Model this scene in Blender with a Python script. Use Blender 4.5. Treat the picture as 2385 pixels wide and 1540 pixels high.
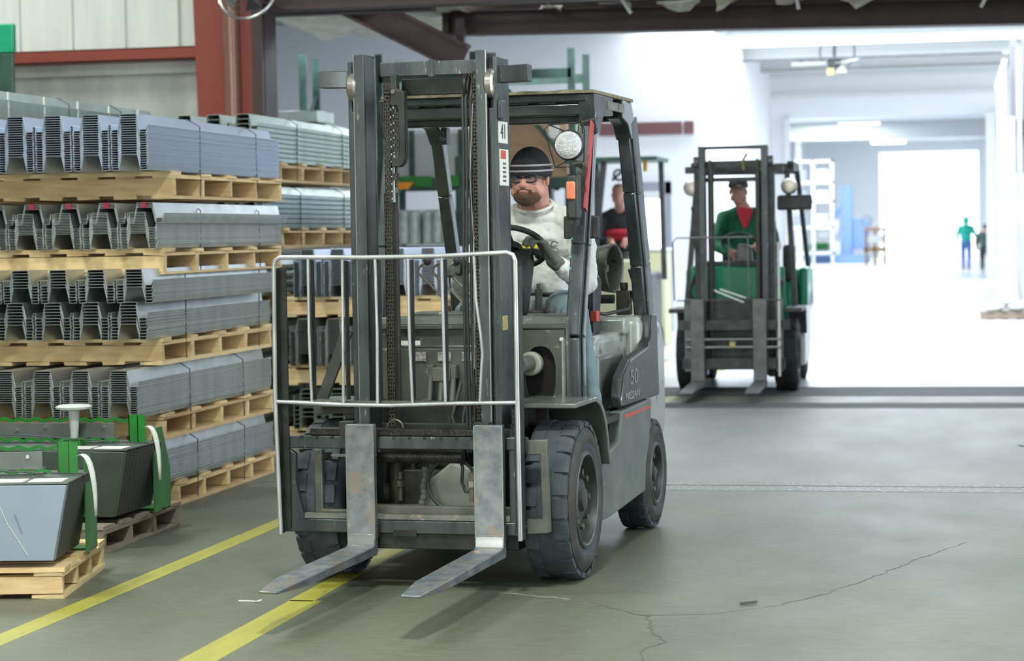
import bpy, bmesh, math, random
from mathutils import Vector, Matrix, noise
random.seed(7)
for o in list(bpy.data.objects): bpy.data.objects.remove(o)
SC = bpy.context.scene
COL = SC.collection
PI = math.pi
# ---------------------------------------------------------------- camera
cam = bpy.data.cameras.new('camera'); camo = bpy.data.objects.new('camera', cam); COL.objects.link(camo)
SC.camera = camo
F_PX, PITCH, ROLL, YAW = 5182.65, .0431, -.0163, .20826
fw = Vector((-math.sin(YAW)*math.cos(PITCH), math.cos(YAW)*math.cos(PITCH), -math.sin(PITCH)))
rt = Vector((math.cos(YAW), math.sin(YAW), 0)); up = rt.cross(fw)
R2 = rt*math.cos(ROLL)+up*math.sin(ROLL); U2 = -rt*math.sin(ROLL)+up*math.cos(ROLL)
mw = Matrix((R2, U2, -fw)).transposed().to_4x4(); mw.translation = Vector((2.2276, -9.2380, 1.4561))
camo.matrix_world = mw
cam.sensor_fit = 'HORIZONTAL'; cam.sensor_width = 36; cam.lens = F_PX/2385*36
cam.clip_start = .1; cam.clip_end = 500
cam.dof.use_dof = True; cam.dof.focus_distance = 9.6; cam.dof.aperture_fstop = 3.4
# ---------------------------------------------------------------- exposure, world, lights
SC.view_settings.view_transform = 'Standard'; SC.view_settings.look = 'None'
SC.view_settings.gamma = 1; SC.view_settings.use_curve_mapping = False
SC.view_settings.exposure = 0.0
SC.cycles.use_denoising = True
try: SC.cycles.denoiser = 'OPENIMAGEDENOISE'
except Exception: pass
SC.cycles.max_bounces = 7; SC.cycles.diffuse_bounces = 4; SC.cycles.glossy_bounces = 4
SC.cycles.transmission_bounces = 6; SC.cycles.sample_clamp_indirect = 8
wd = bpy.data.worlds.new('sky'); SC.world = wd; wd.use_nodes = True
wn = wd.node_tree.nodes; bg = wn['Background']; bg.inputs[0].default_value = (.86, .93, 1, 1); bg.inputs[1].default_value = 3
def area(name, loc, size, power, color=(1, 1, 1), rot=(0, 0, 0)):
    l = bpy.data.lights.new(name, 'AREA'); l.shape = 'RECTANGLE'; l.size, l.size_y = size; l.energy = power; l.color = color
    o = bpy.data.objects.new(name, l); COL.objects.link(o); o.location = loc; o.rotation_euler = rot
    return o
GW = (.93, 1, .90); BW = (.84, .92, 1)
area('overhead_lamp', (.9, -3.7, 5.6), (.7, .7), 330, GW)
area('side_fill_light', (5.9, 0.5, 2.6), (3.2, 6), 330, BW, (PI/2, 0, PI/2))  # unseen lamp added to brighten the right-facing sides
area('front_fill_light', (-.5, -13.5, 2.9), (5.5, 3.2), 560, (.97, 1, .93), (PI/2-.05, 0, .05))  # unseen lamp added behind the camera to lift the near faces
area('rack_fill_light', (-3.8, 12.4, 4.5), (2.5, .8), 500, BW)  # unseen lamp added to light the rack fronts
area('overhead_lamp', (-1.6, -5.5, 5.6), (.9, .9), 110, GW)
area('overhead_lamp', (-3.6, -1.6, 5.6), (.9, .9), 190, GW)  # added out of view to brighten the front stack's faces and tops
area('overhead_lamp', (-7, 6.2, 5.9), (1.5, 1.5), 170, GW)  # added out of view to brighten the cross wall
area('overhead_lamp', (3.6, -5.5, 5.6), (1.4, 1.4), 40, GW)
area('overhead_lamp', (-4.2, 3.2, 5.6), (2.0, 2.0), 260, GW)
area('overhead_lamp', (3.8, 4.5, 5.6), (2, 2), 45, (.9, .97, 1))
area('bay_fill_light', (.8, 16.5, 4.55), (7.5, 6), 750, BW)  # this and the next two: unseen panels added to whiten the second bay
area('bay_fill_light', (-6.5, 17, 5.0), (5, 6), 2000, BW)
area('bay_fill_light', (.8, 26, 4.55), (7, 7), 1300, BW)
for i, (x, y) in enumerate(((-3.6, 50), (-3.6, 66), (-3.6, 82), (2.5, 46), (-9, 60), (-9, 88), (-1.5, 98))):
    area('hall_lamp', (x, y, 5.85), (2.4, 4.5) if i else (2.4, 3), 1100, BW)
# ---------------------------------------------------------------- materials
MT = {}
def mat(name, col, rough=.5, metal=0, n=None, nscale=6, bump=0, bscale=60, stretch=(1, 1, 1), spec=.5, coat=0, emit=0, trans=0, alpha=1, wear=None, wscale=14, wamt=.6, rvar=0, coord='Object'):
    """base colour, optional second colour n mixed by noise, optional wear colour in sharper patches, fine bump"""
    m = bpy.data.materials.new(name); m.use_nodes = True; t = m.node_tree; N = t.nodes; L = t.links
    b = N['Principled BSDF']; MT[name] = m
    b.inputs['Roughness'].default_value = rough; b.inputs['Metallic'].default_value = metal
    b.inputs['Base Color'].default_value = (*col, 1); b.inputs['Specular IOR Level'].default_value = spec
    b.inputs['Coat Weight'].default_value = coat; b.inputs['Transmission Weight'].default_value = trans; b.inputs['Alpha'].default_value = alpha
    if emit: b.inputs['Emission Color'].default_value = (*col, 1); b.inputs['Emission Strength'].default_value = emit
    if n or bump or wear or rvar:
        tc = N.new('ShaderNodeTexCoord'); mp = N.new('ShaderNodeMapping'); mp.inputs['Scale'].default_value = stretch
        L.new(tc.outputs[coord], mp.inputs[0])
        def nz(scale, detail=5):
            x = N.new('ShaderNodeTexNoise'); x.inputs['Scale'].default_value = scale; x.inputs['Detail'].default_value = detail
            L.new(mp.outputs[0], x.inputs['Vector']); return x
        cur = None
        if n:
            x = nz(nscale); rp = N.new('ShaderNodeValToRGB'); rp.color_ramp.elements[0].position = .35; rp.color_ramp.elements[1].position = .68
            rp.color_ramp.elements[0].color = (*col, 1); rp.color_ramp.elements[1].color = (*n, 1)
            L.new(x.outputs[0], rp.inputs[0]); cur = rp.outputs[0]
        if wear:
            x = nz(wscale, 8); rp = N.new('ShaderNodeValToRGB'); rp.color_ramp.elements[0].position = wamt; rp.color_ramp.elements[1].position = wamt+.07
            L.new(x.outputs[0], rp.inputs[0]); mx = N.new('ShaderNodeMix'); mx.data_type = 'RGBA'
            L.new(rp.outputs[0], mx.inputs[0]); mx.inputs[7].default_value = (*wear, 1)
            if cur: L.new(cur, mx.inputs[6])
            else: mx.inputs[6].default_value = (*col, 1)
            cur = mx.outputs[2]
        if cur: L.new(cur, b.inputs['Base Color'])
        if rvar:
            x = nz(nscale*1.7); mr = N.new('ShaderNodeMapRange'); mr.inputs[3].default_value = rough-rvar; mr.inputs[4].default_value = rough+rvar
            L.new(x.outputs[0], mr.inputs[0]); L.new(mr.outputs[0], b.inputs['Roughness'])
        if bump:
            x = nz(bscale, 6); bm_ = N.new('ShaderNodeBump'); bm_.inputs['Strength'].default_value = bump; bm_.inputs['Distance'].default_value = .01
            L.new(x.outputs[0], bm_.inputs['Height']); L.new(bm_.outputs[0], b.inputs['Normal'])
    return m
mat('mast_paint', (.045, .055, .061), .34, .4, n=(.088, .102, .108), nscale=5, stretch=(3, 3, .6), wear=(.27, .27, .25), wscale=22, wamt=.66, bump=.05)
mat('mast_dark', (.018, .019, .018), .5, .3, n=(.045, .045, .042), nscale=9, bump=.1)
mat('grease_black', (.012, .012, .012), .38, .3, n=(.04, .038, .035), nscale=20, bump=.25, bscale=90)
mat('bar_steel', (.62, .62, .67), .36, .5, n=(.40, .41, .42), nscale=12, stretch=(1, 1, .4), wear=(.5, .5, .54), wscale=18, wamt=.6)
mat('frame_steel', (.09, .095, .088), .5, .3, n=(.16, .155, .13), nscale=10, wear=(.26, .21, .16), wscale=16, wamt=.62, bump=.1)
mat('fork_steel', (.13, .15, .175), .42, .55, n=(.26, .27, .275), nscale=16, wear=(.235, .205, .175), wscale=9, wamt=.56, bump=.05, rvar=.1, bscale=160)
mat('bright_steel', (.6, .61, .63), .22, .95)
mat('roller_steel', (.42, .40, .36), .3, .8, n=(.3, .28, .24), nscale=20)
mat('body_paint', (.09, .105, .095), .32, .1, n=(.14, .155, .14), nscale=5, wear=(.24, .23, .19), wscale=17, wamt=.63, bump=.05, coat=.25)
mat('cowl_paint', (.055, .063, .056), .5, .1, n=(.10, .108, .095), nscale=6, wear=(.26, .25, .2), wscale=20, wamt=.62, bump=.1)
mat('cw_paint', (.27, .30, .28), .36, .15, n=(.37, .39, .36), nscale=4, wear=(.14, .13, .11), wscale=12, wamt=.62, bump=.1, coat=.3)
mat('black_gloss', (.028, .036, .036), .2, .2, n=(.05, .06, .06), nscale=7, wear=(.12, .13, .13), wscale=25, wamt=.68, coat=.6)
mat('cover_black', (.03, .036, .036), .38, 0, n=(.05, .058, .058), nscale=7, wear=(.13, .14, .14), wscale=25, wamt=.66, spec=.3)
mat('black_plastic', (.022, .023, .025), .5, n=(.04, .042, .045), nscale=20, bump=.06)
mat('seat_vinyl', (.018, .02, .026), .42, n=(.03, .032, .04), nscale=10)
mat('tyre', (.042, .050, .064), .8, n=(.068, .080, .095), nscale=14, bump=.25, bscale=120)
mat('tyre_side', (.028, .028, .026), .8, n=(.06, .058, .05), nscale=9, bump=.15, bscale=80)
mat('tyre_black', (.02, .02, .022), .75, n=(.035, .035, .04), nscale=12)
mat('rim_grey', (.075, .085, .085), .5, .2, n=(.04, .04, .036), nscale=10, bump=.1)
mat('side_paint', (.12, .135, .128), .6, 0, n=(.17, .185, .17), nscale=5, wear=(.2, .19, .16), wscale=17, wamt=.65, bump=.05, spec=.2)
mat('bulkhead_paint', (.26, .27, .23), .6, n=(.34, .34, .30), nscale=7)
mat('tank_paint', (.22, .22, .19), .55, .2, n=(.12, .12, .10), nscale=9, wear=(.05, .045, .035), wscale=30, wamt=.6, bump=.15)
mat('chain', (.05, .047, .042), .45, .6, n=(.09, .08, .065), nscale=40)
mat('hose', (.03, .032, .033), .5)
mat('hose_grey', (.09, .10, .09), .6)
mat('white_label', (.72, .72, .68), .6)
mat('label_print', (.03, .03, .03), .6)
mat('label_red', (.55, .08, .06), .6)
mat('yellow_label', (.42, .34, .12), .6, n=(.2, .17, .08), nscale=60)
mat('worn_label', (.42, .38, .36), .6, n=(.12, .12, .11), nscale=90)
mat('red_paint', (.42, .03, .03), .4)
mat('plywood', (.16, .14, .09), .8, n=(.28, .25, .17), nscale=14, bump=.3)
mat('lamp_glass', (.85, .87, .9), .12, .5, n=(.5, .52, .56), nscale=60, bump=.6, bscale=140, stretch=(1, 1, 3))
mat('amber', (.85, .28, .13), .35, 0, n=(.72, .2, .09), nscale=30)
mat('teal_chip', (.12, .5, .3), .5)
mat('galv', (.50, .54, .55), .36, .85, n=(.62, .66, .68), nscale=7, rvar=.08, coord='Object')
mat('galv_green', (.42, .50, .46), .38, .75, n=(.52, .60, .56), nscale=5, rvar=.08)
mat('galv_lit_blue', (.52, .60, .72), .38, .8, n=(.55, .62, .74), nscale=5, rvar=.08)  # blue-white aisle light on the bundle sides, put into the base colour
mat('galv_bright', (.31, .37, .46), .42, .45, n=(.27, .33, .43), nscale=3, wear=(.70, .74, .8), wscale=3, wamt=.7)
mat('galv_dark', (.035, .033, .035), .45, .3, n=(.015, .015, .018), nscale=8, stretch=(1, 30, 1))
mat('galv_dull', (.13, .15, .14), .4, .5, n=(.19, .215, .205), nscale=7)
mat('galv_green_reflect', (.09, .12, .10), .38, .6, n=(.13, .17, .145), nscale=5)  # dark face with the green reflection tinted into the base colour
mat('red_mark', (.30, .02, .05), .6)
mat('strap', (.06, .065, .075), .5, .3)
WOODS = []
for i, (c, d) in enumerate((((.76, .56, .30), (.64, .44, .22)), ((.82, .64, .36), (.70, .51, .26)), ((.70, .50, .27), (.56, .37, .18)), ((.80, .58, .32), (.60, .40, .20)))):
    WOODS.append(mat('pallet_wood_%d' % i, c, .72, n=d, nscale=5, stretch=(1, 1, 7), wear=(.30, .18, .09), wscale=3.5, wamt=.72, bump=.12, bscale=40))
OLDW = [mat('old_wood', (.24, .20, .16), .8, n=(.34, .28, .22), nscale=8, wear=(.10, .08, .06), wscale=6, wamt=.62, bump=.2, bscale=40), mat('old_wood_b', (.36, .27, .2), .8, n=(.24, .18, .14), nscale=9, bump=.2, bscale=40)]
mat('rack_green_bright', (.008, .20, .018), .45, n=(.01, .13, .016), nscale=8)
mat('rack_green', (.014, .042, .033), .5, n=(.035, .09, .07), nscale=8)
mat('frame_red', (.25, .045, .03), .5, n=(.24, .045, .03), nscale=4, rvar=.1)
mat('frame_brown', (.042, .02, .024), .55, n=(.062, .033, .036), nscale=4)
mat('pipe_brown', (.26, .13, .10), .3, .3)
mat('wall_panel', (.74, .78, .75), .55, n=(.66, .69, .68), nscale=2, stretch=(4, 1, .5))
mat('wall_low', (.40, .42, .42), .55, n=(.52, .54, .53), nscale=3, stretch=(2, 1, .6))
mat('wall_white', (.86, .88, .90), .6)
mat('ceiling_white', (.78, .82, .86), .5)
mat('roof_grey', (.24, .255, .27), .5, n=(.40, .42, .44), nscale=.7, stretch=(.5, 3, 1))
mat('panel_grey', (.22, .225, .245), .55, n=(.28, .285, .30), nscale=2)
mat('girt_washed', (.17, .07, .075), .6)  # red washed out by bloom, put into the colour
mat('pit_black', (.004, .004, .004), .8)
mat('brace_brown', (.13, .08, .088), .55, n=(.09, .05, .055), nscale=3)
mat('ceiling_grey', (.5, .52, .52), .6)
mat('insulation', (.62, .58, .48), .8, n=(.78, .76, .68), nscale=9, bump=.4, bscale=20)
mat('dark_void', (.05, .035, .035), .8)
mat('cardboard', (.46, .30, .18), .75, n=(.40, .25, .15), nscale=3)
mat('cream_metal', (.60, .58, .36), .5)
mat('white_metal', (.75, .76, .74), .4)
mat('door_grey', (.30, .33, .39), .5)
mat('window_white', (.9, .95, 1), .3, emit=6)
mat('lamp_tube', (.95, .97, 1), .3, emit=9)
mat('green_paint', (.01, .26, .14), .38, n=(.012, .32, .18), nscale=5, coat=.3)
mat('dark_machine', (.05, .052, .056), .5, .2, n=(.09, .09, .095), nscale=12)
mat('grey_machine', (.20, .20, .21), .45, .4, n=(.14, .14, .15), nscale=12)
mat('white_paint', (.75, .76, .76), .35)
mat('blue_paint', (.20, .32, .62), .5)
mat('yellow_paint', (.75, .45, .03), .5)
mat('orange_paint', (.80, .30, .01), .5)
mat('reel_glass', (.80, .86, .83), .3, .0, n=(.60, .67, .63), nscale=12)
mat('skin', (.60, .32, .25), .5, n=(.52, .24, .19), nscale=9, bump=.05, bscale=200)
mat('beard', (.085, .045, .026), .85, n=(.14, .075, .045), nscale=80, bump=.9, bscale=260)
mat('lips', (.38, .16, .13), .5)
mat('hair_dark', (.04, .025, .018), .8)
mat('beanie', (.013, .014, .016), .9, n=(.022, .023, .026), nscale=60, bump=.4, bscale=300)
mat('beanie_stripe', (.36, .34, .37), .9)
mat('shirt', (.70, .70, .68), .85, n=(.62, .62, .60), nscale=5, wear=(.36, .31, .26), wscale=4, wamt=.66, bump=.25, bscale=14)
mat('shirt_print', (.10, .10, .10), .8)
mat('shirt_yellow', (.75, .62, .03), .8)
mat('glove', (.085, .095, .085), .8, n=(.12, .13, .115), nscale=20, bump=.3, bscale=80)
mat('jeans', (.13, .19, .215), .85, n=(.17, .24, .265), nscale=9, bump=.2, bscale=200)
mat('lens_dark', (.10, .09, .09), .08, 0, coat=.5, alpha=.45)
mat('eye_white', (.7, .68, .66), .3)
mat('eye_dark', (.03, .02, .015), .3)
mat('jacket_green', (.01, .12, .06), .8, n=(.012, .16, .08), nscale=9, bump=.2, bscale=30)
mat('shirt_red', (.55, .03, .05), .8)
mat('jacket_black', (.02, .022, .026), .8)
mat('cap_grey', (.06, .055, .06), .8)
mat('hoodie_teal', (.01, .36, .26), .8)
mat('jeans_blue', (.07, .13, .38), .8)
mat('shoe', (.25, .2, .18), .7)
mat('clear_strip', (.75, .8, .85), .15, trans=.0, alpha=.75)
mat('bag_white', (.82, .84, .86), .5, bump=.4, bscale=14)
mat('box_yellow', (.55, .5, .2), .6)
mat('crack', (.10, .10, .085), .9)
mat('tape_white', (.75, .78, .75), .6)
mat('tape_mark', (.72, .73, .68), .5)
# ---------------------------------------------------------------- mesh helpers
class M:
    def __init__(s): s.v = []; s.f = []
    def add(s, vs, fs):
        k = len(s.v); s.v += [tuple(v) for v in vs]; s.f += [tuple(i+k for i in f) for f in fs]; return s
    def box(s, a, b, rot=None, c=None):
        """box between corners a and b, optional rotation matrix about its centre (or c)"""
        x0, y0, z0 = a; x1, y1, z1 = b
        vs = [Vector(p) for p in ((x0, y0, z0), (x1, y0, z0), (x1, y1, z0), (x0, y1, z0), (x0, y0, z1), (x1, y0, z1), (x1, y1, z1), (x0, y1, z1))]
        if rot is not None:
            c = Vector(c) if c else (vs[0]+vs[6])/2
            vs = [c+rot @ (v-c) for v in vs]
        return s.add(vs, [(0, 3, 2, 1), (4, 5, 6, 7), (0, 1, 5, 4), (1, 2, 6, 5), (2, 3, 7, 6), (3, 0, 4, 7)])
    def beam(s, p, q, w, h, upv=(0, 0, 1)):
        """rectangular bar from p to q, w across, h along upv"""
        p = Vector(p); q = Vector(q); d = (q-p).normalized(); u = Vector(upv)
        a = d.cross(u)
        if a.length < 1e-4: a = d.cross(Vector((0, 1, 0)))
        a.normalize(); u = a.cross(d)
        a = a*w/2; u = u*h/2
        vs = [p-a-u, p+a-u, p+a+u, p-a+u, q-a-u, q+a-u, q+a+u, q-a+u]
        return s.add(vs, [(0, 1, 2, 3), (4, 7, 6, 5), (0, 4, 5, 1), (1, 5, 6, 2), (2, 6, 7, 3), (3, 7, 4, 0)])
    def tube(s, pts, r, n=8, cap=True, rr=None):
        pts = [Vector(p) for p in pts]; k = len(pts); prev = None; rings = []
        for i, p in enumerate(pts):
            d = (pts[min(i+1, k-1)]-pts[max(i-1, 0)]).normalized()
            if prev is None:
                a = d.cross(Vector((0, 0, 1)))
                if a.length < .05: a = d.cross(Vector((0, 1, 0)))
            else: a = prev-d*prev.dot(d)
            a.normalize(); prev = a; b = d.cross(a); rad = rr[i] if rr else r
            rings.append([p+a*math.cos(2*PI*j/n)*rad+b*math.sin(2*PI*j/n)*rad for j in range(n)])
        vs = [v for g in rings for v in g]
        fs = [(i*n+j, i*n+(j+1) % n, (i+1)*n+(j+1) % n, (i+1)*n+j) for i in range(k-1) for j in range(n)]
        if cap: fs += [tuple(range(n))[::-1], tuple((k-1)*n+j for j in range(n))]
        return s.add(vs, fs)
    def cyl(s, p, q, r, n=16, r2=None):
        return s.tube([p, q], r, n, rr=[r, r if r2 is None else r2])
    def lathe(s, prof, origin=(0, 0, 0), axis='X', n=32):
        """prof: (along, radius) list, closed if first == last"""
        vs = []; o = Vector(origin)
        for (a, r) in prof:
            for j in range(n):
                c, t = math.cos(2*PI*j/n)*r, math.sin(2*PI*j/n)*r
                vs.append(o+Vector({'X': (a, c, t), 'Y': (c, a, t), 'Z': (c, t, a)}[axis]))
        k = len(prof)
        fs = [(i*n+j, i*n+(j+1) % n, (i+1)*n+(j+1) % n, (i+1)*n+j) for i in range(k-1) for j in range(n)]
        return s.add(vs, fs)
    def prism(s, poly, ax, a, b):
        """polygon in the plane normal to ax, from a to b along it (ax X: (y,z); Y: (x,z); Z: (x,y))"""
        def P(u, v, w): return {'X': (w, u, v), 'Y': (u, w, v), 'Z': (u, v, w)}[ax]
        n = len(poly); vs = [P(u, v, a) for u, v in poly]+[P(u, v, b) for u, v in poly]
        return s.add(vs, [tuple(range(n)), tuple(range(2*n-1, n-1, -1))]+[(i, i+n, (i+1) % n+n, (i+1) % n) for i in range(n)])
    def ell(s, c, r, rot=None, seg=16, ring=10):
        c = Vector(c); r = (r, r, r) if isinstance(r, (int, float)) else r; vs = []
        for i in range(ring+1):
            t = PI*i/ring
            for j in range(seg):
                p = Vector((r[0]*math.sin(t)*math.cos(2*PI*j/seg), r[1]*math.sin(t)*math.sin(2*PI*j/seg), r[2]*math.cos(t)))
                if rot is not None: p = rot @ p
                vs.append(c+p)
        return s.add(vs, [(i*seg+j, i*seg+(j+1) % seg, (i+1)*seg+(j+1) % seg, (i+1)*seg+j) for i in range(ring) for j in range(seg)])
    def torus(s, c, R, r, rot=None, n=24, k=8, a0=0, a1=2*PI):
        pts = []; m = n if a1-a0 < 2*PI-.01 else n
        for i in range(m+1):
            t = a0+(a1-a0)*i/m; p = Vector((R*math.cos(t), R*math.sin(t), 0))
            if rot is not None: p = rot @ p
            pts.append(Vector(c)+p)
        return s.tube(pts, r, k, cap=(a1-a0 < 2*PI-.01))
    def slab(s, top, th, fn):
        return s
def mesh(name, m, material, smooth=None):
    me = bpy.data.meshes.new(name); me.from_pydata([tuple(v) for v in m.v], [], m.f)
    bm = bmesh.new(); bm.from_mesh(me)
    bmesh.ops.remove_doubles(bm, verts=bm.verts, dist=1e-6)
    bmesh.ops.recalc_face_normals(bm, faces=bm.faces); bm.to_mesh(me); bm.free()
    if material is not None: me.materials.append(MT[material] if isinstance(material, str) else material)
    if smooth is not None:
        me.polygons.foreach_set('use_smooth', [True]*len(me.polygons))
        me.set_sharp_from_angle(angle=math.radians(smooth))
    return me
def ob(name, m, material, parent=None, bevel=0, smooth=None, label=None, kind=None, seg=2):
    me = m if isinstance(m, bpy.types.Mesh) else mesh(name, m, material, 40 if smooth is None and bevel else smooth)
    o = bpy.data.objects.new(name, me); COL.objects.link(o)
    if parent is not None: o.parent = parent
    if bevel:
        b = o.modifiers.new('bevel', 'BEVEL'); b.width = bevel; b.segments = seg; b.limit_method = 'ANGLE'; b.angle_limit = .6
    if label: o['label'] = label
    if kind: o['kind'] = kind
    return o
def tag(o, label, cat, group=None, kind=None):
    o['label'] = label; o['category'] = cat
    if group: o['group'] = group
    if kind: o['kind'] = kind
    return o
def thing(name, label, cat, loc=(0, 0, 0), rz=0, group=None):
    o = bpy.data.objects.new(name, None); COL.objects.link(o); o.empty_display_size = .1
    o.location = loc; o.rotation_euler = (0, 0, rz); return tag(o, label, cat, group)
def struct(name, m, material, **k):
    o = ob(name, m, material, **k); o['kind'] = 'structure'; return o
def copy_tree(o, parent=None):
    c = o.copy(); COL.objects.link(c); c.parent = parent
    for ch in o.children: copy_tree(ch, c)
    return c
def RX(a): return Matrix.Rotation(a, 3, 'X')
def RY(a): return Matrix.Rotation(a, 3, 'Y')
def RZ(a): return Matrix.Rotation(a, 3, 'Z')
def blob(name, prims, vox, material, parent=None, smooth_it=6, disp=0, dscale=.08, label=None):
    """one continuous skin over tapered capsules ('c',p,q,r1,r2) and ellipsoids ('e',c,r,rot)"""
    m = M()
    for p in prims:
        if p[0] == 'c':
            a, b = Vector(p[1]), Vector(p[2]); k = 5
            m.tube([a.lerp(b, i/k) for i in range(k+1)], 1, 14, rr=[p[3]+(p[4]-p[3])*i/k for i in range(k+1)])
            m.ell(a, p[3], seg=14, ring=8); m.ell(b, p[4], seg=14, ring=8)
        else: m.ell(p[1], p[2], p[3] if len(p) > 3 else None, seg=24, ring=16)
    o = ob(name, m, material, parent, smooth=180, label=label)
    r = o.modifiers.new('skin', 'REMESH'); r.mode = 'VOXEL'; r.voxel_size = vox; r.use_smooth_shade = True
    s = o.modifiers.new('soften', 'SMOOTH'); s.factor = .5; s.iterations = smooth_it
    if disp:
        t = bpy.data.textures.new(name, 'CLOUDS'); t.noise_scale = dscale; t.noise_depth = 2
        d = o.modifiers.new('folds', 'DISPLACE'); d.texture = t; d.strength = disp; d.mid_level = .5; d.texture_coords = 'LOCAL'
    return o
def text(name, s, size, loc, rot, material, parent=None, extrude=.0008, align='CENTER'):
    c = bpy.data.curves.new(name, 'FONT'); c.body = s; c.size = size; c.extrude = extrude; c.align_x = align; c.align_y = 'CENTER'
    c.materials.append(MT[material]); tmp = bpy.data.objects.new(name, c); COL.objects.link(tmp)
    bpy.context.view_layer.update(); me = bpy.data.meshes.new_from_object(tmp.evaluated_get(bpy.context.evaluated_depsgraph_get()))
    bpy.data.objects.remove(tmp); o = bpy.data.objects.new(name, me); COL.objects.link(o); o.location = loc; o.rotation_euler = rot
    if not me.materials: me.materials.append(MT[material])
    if parent is not None: o.parent = parent
    return o
# ================================================================ the setting
def concrete():
    m = bpy.data.materials.new('concrete_floor'); m.use_nodes = True; t = m.node_tree; N = t.nodes; L = t.links; b = N['Principled BSDF']
    tc = N.new('ShaderNodeTexCoord')
    def nz(sc, det, st=(1, 1, 1)):
        mp = N.new('ShaderNodeMapping'); mp.inputs['Scale'].default_value = st; L.new(tc.outputs['Object'], mp.inputs[0])
        x = N.new('ShaderNodeTexNoise'); x.inputs['Scale'].default_value = sc; x.inputs['Detail'].default_value = det; L.new(mp.outputs[0], x.inputs['Vector']); return x.outputs[0]
    big = nz(.9, 6, (1.6, .5, 1)); rp = N.new('ShaderNodeValToRGB'); e = rp.color_ramp.elements
    e[0].position = .3; e[0].color = (.096, .100, .070, 1); e[1].position = .7; e[1].color = (.145, .153, .112, 1); L.new(big, rp.inputs[0])
    fine = nz(9, 9, (1, 3, 1)); rf = N.new('ShaderNodeMapRange'); rf.inputs[1].default_value = .3; rf.inputs[2].default_value = .7; rf.inputs[3].default_value = .86; rf.inputs[4].default_value = 1.1; L.new(fine, rf.inputs[0])
    mx = N.new('ShaderNodeMix'); mx.data_type = 'RGBA'; mx.blend_type = 'MULTIPLY'; mx.inputs[0].default_value = 1
    cb = N.new('ShaderNodeCombineColor'); [L.new(rf.outputs[0], cb.inputs[i]) for i in range(3)]
    L.new(rp.outputs[0], mx.inputs[6]); L.new(cb.outputs[0], mx.inputs[7]); L.new(mx.outputs[2], b.inputs['Base Color'])
    rr = N.new('ShaderNodeMapRange'); rr.inputs[3].default_value = .36; rr.inputs[4].default_value = .55; b.inputs['Specular IOR Level'].default_value = .4; L.new(nz(2.2, 7, (1, .6, 1)), rr.inputs[0]); L.new(rr.outputs[0], b.inputs['Roughness'])
    bp = N.new('ShaderNodeBump'); bp.inputs['Strength'].default_value = .18; bp.inputs['Distance'].default_value = .01; L.new(nz(45, 6, (1, 2.5, 1)), bp.inputs['Height']); L.new(bp.outputs[0], b.inputs['Normal'])
    MT['concrete_floor'] = m; return m
concrete()
mat('shaded_concrete', (.07, .077, .08), .7, n=(.10, .107, .11), nscale=3, stretch=(.4, 3, 1), bump=.2, spec=.2)  # shade before the bright bay, put into a darker floor colour
mat('joint_gravel', (.12, .13, .105), .45, n=(.18, .19, .165), nscale=25, wear=(.42, .44, .42), wscale=34, wamt=.58, bump=.8, bscale=40)
mat('floor_paint', (.30, .285, .04), .5, n=(.37, .34, .05), nscale=5, stretch=(3, .6, 1), wear=(.18, .18, .09), wscale=9, wamt=.66)
mat('concrete_mid', (.14, .152, .128), .5, n=(.22, .23, .205), nscale=1.1, stretch=(1.5, .5, 1), rvar=.08, spec=.5, bump=.1, bscale=45)  # raised base colour stands in for light reflected off this floor
mat('lit_concrete', (.56, .58, .60), .3, n=(.50, .52, .54), nscale=.8, rvar=.08)  # brightly lit bay floor, light put into the pale colour
fl = struct('floor', M().box((-16, -16, -.2), (8, 3.30, 0)).box((-16, 9.1, -.2), (8, 11.45, 0)), 'concrete_floor')
ob('middle_slab', M().box((-16, 3.30, -.2), (8, 9.1, 0)), 'concrete_mid', fl, label='concrete slab beyond the joint, paled to carry reflected light')
ob('lit_slab', M().box((-16, 11.45, -.2), (8, 112, 0)), 'lit_concrete', fl, label='concrete beyond the dark band, paled to carry the bay light')
ob('joint_strip', M().box((-2, 3.18, -.05), (6, 3.62, .0015)), 'joint_gravel', fl)
ob('shade_band', M().box((-4.2, 9.0, -.05), (6, 9.55, .0012)).box((-4.2, 10.3, -.05), (6, 11.4, .0012)), 'shaded_concrete', fl)
ob('expansion_joint', M().box((-2, 3.42, -.05), (6, 3.432, .003)).box((-4.2, 11.40, -.05), (6, 11.43, .003)), 'crack', fl)
def ribbon(pts, w):
    m = M(); k = len(pts); vs = []
    for i, p in enumerate(pts):
        a = Vector(pts[max(i-1, 0)]); b = Vector(pts[min(i+1, k-1)]); d = (b-a).normalized(); nrm = Vector((-d.y, d.x))
        ww = w*(.4+.9*random.random()); c = Vector(p)
        vs += [(*(c+nrm*ww), .0008), (*(c-nrm*ww), .0008)]
    return m.add(vs, [(2*i, 2*i+1, 2*i+3, 2*i+2) for i in range(k-1)])
def jag(pts, step=.03, amp=.012):
    out = []
    for a, b in zip(pts, pts[1:]):
        a = Vector(a); b = Vector(b); n = max(2, int((b-a).length/step)); d = (b-a).normalized(); q = Vector((-d.y, d.x))
        out += [a.lerp(b, i/n)+q*random.uniform(-amp, amp) for i in range(n)]
    return [tuple(p) for p in out]+[tuple(pts[-1])]
ob('floor_crack', ribbon(jag([(.70, -.62), (.86, -.80), (.98, -.93), (1.03, -1.2), (1.12, -1.45), (1.06, -1.62), (1.11, -1.9), (1.05, -2.4)]), .0045), 'crack', fl)
ob('floor_crack', ribbon(jag([(.95, -.9), (1.2, -.85), (1.45, -.62), (1.62, -.3), (1.80, .2), (1.98, .75), (2.15, 1.2)], .05), .0022), 'crack', fl)
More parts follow.
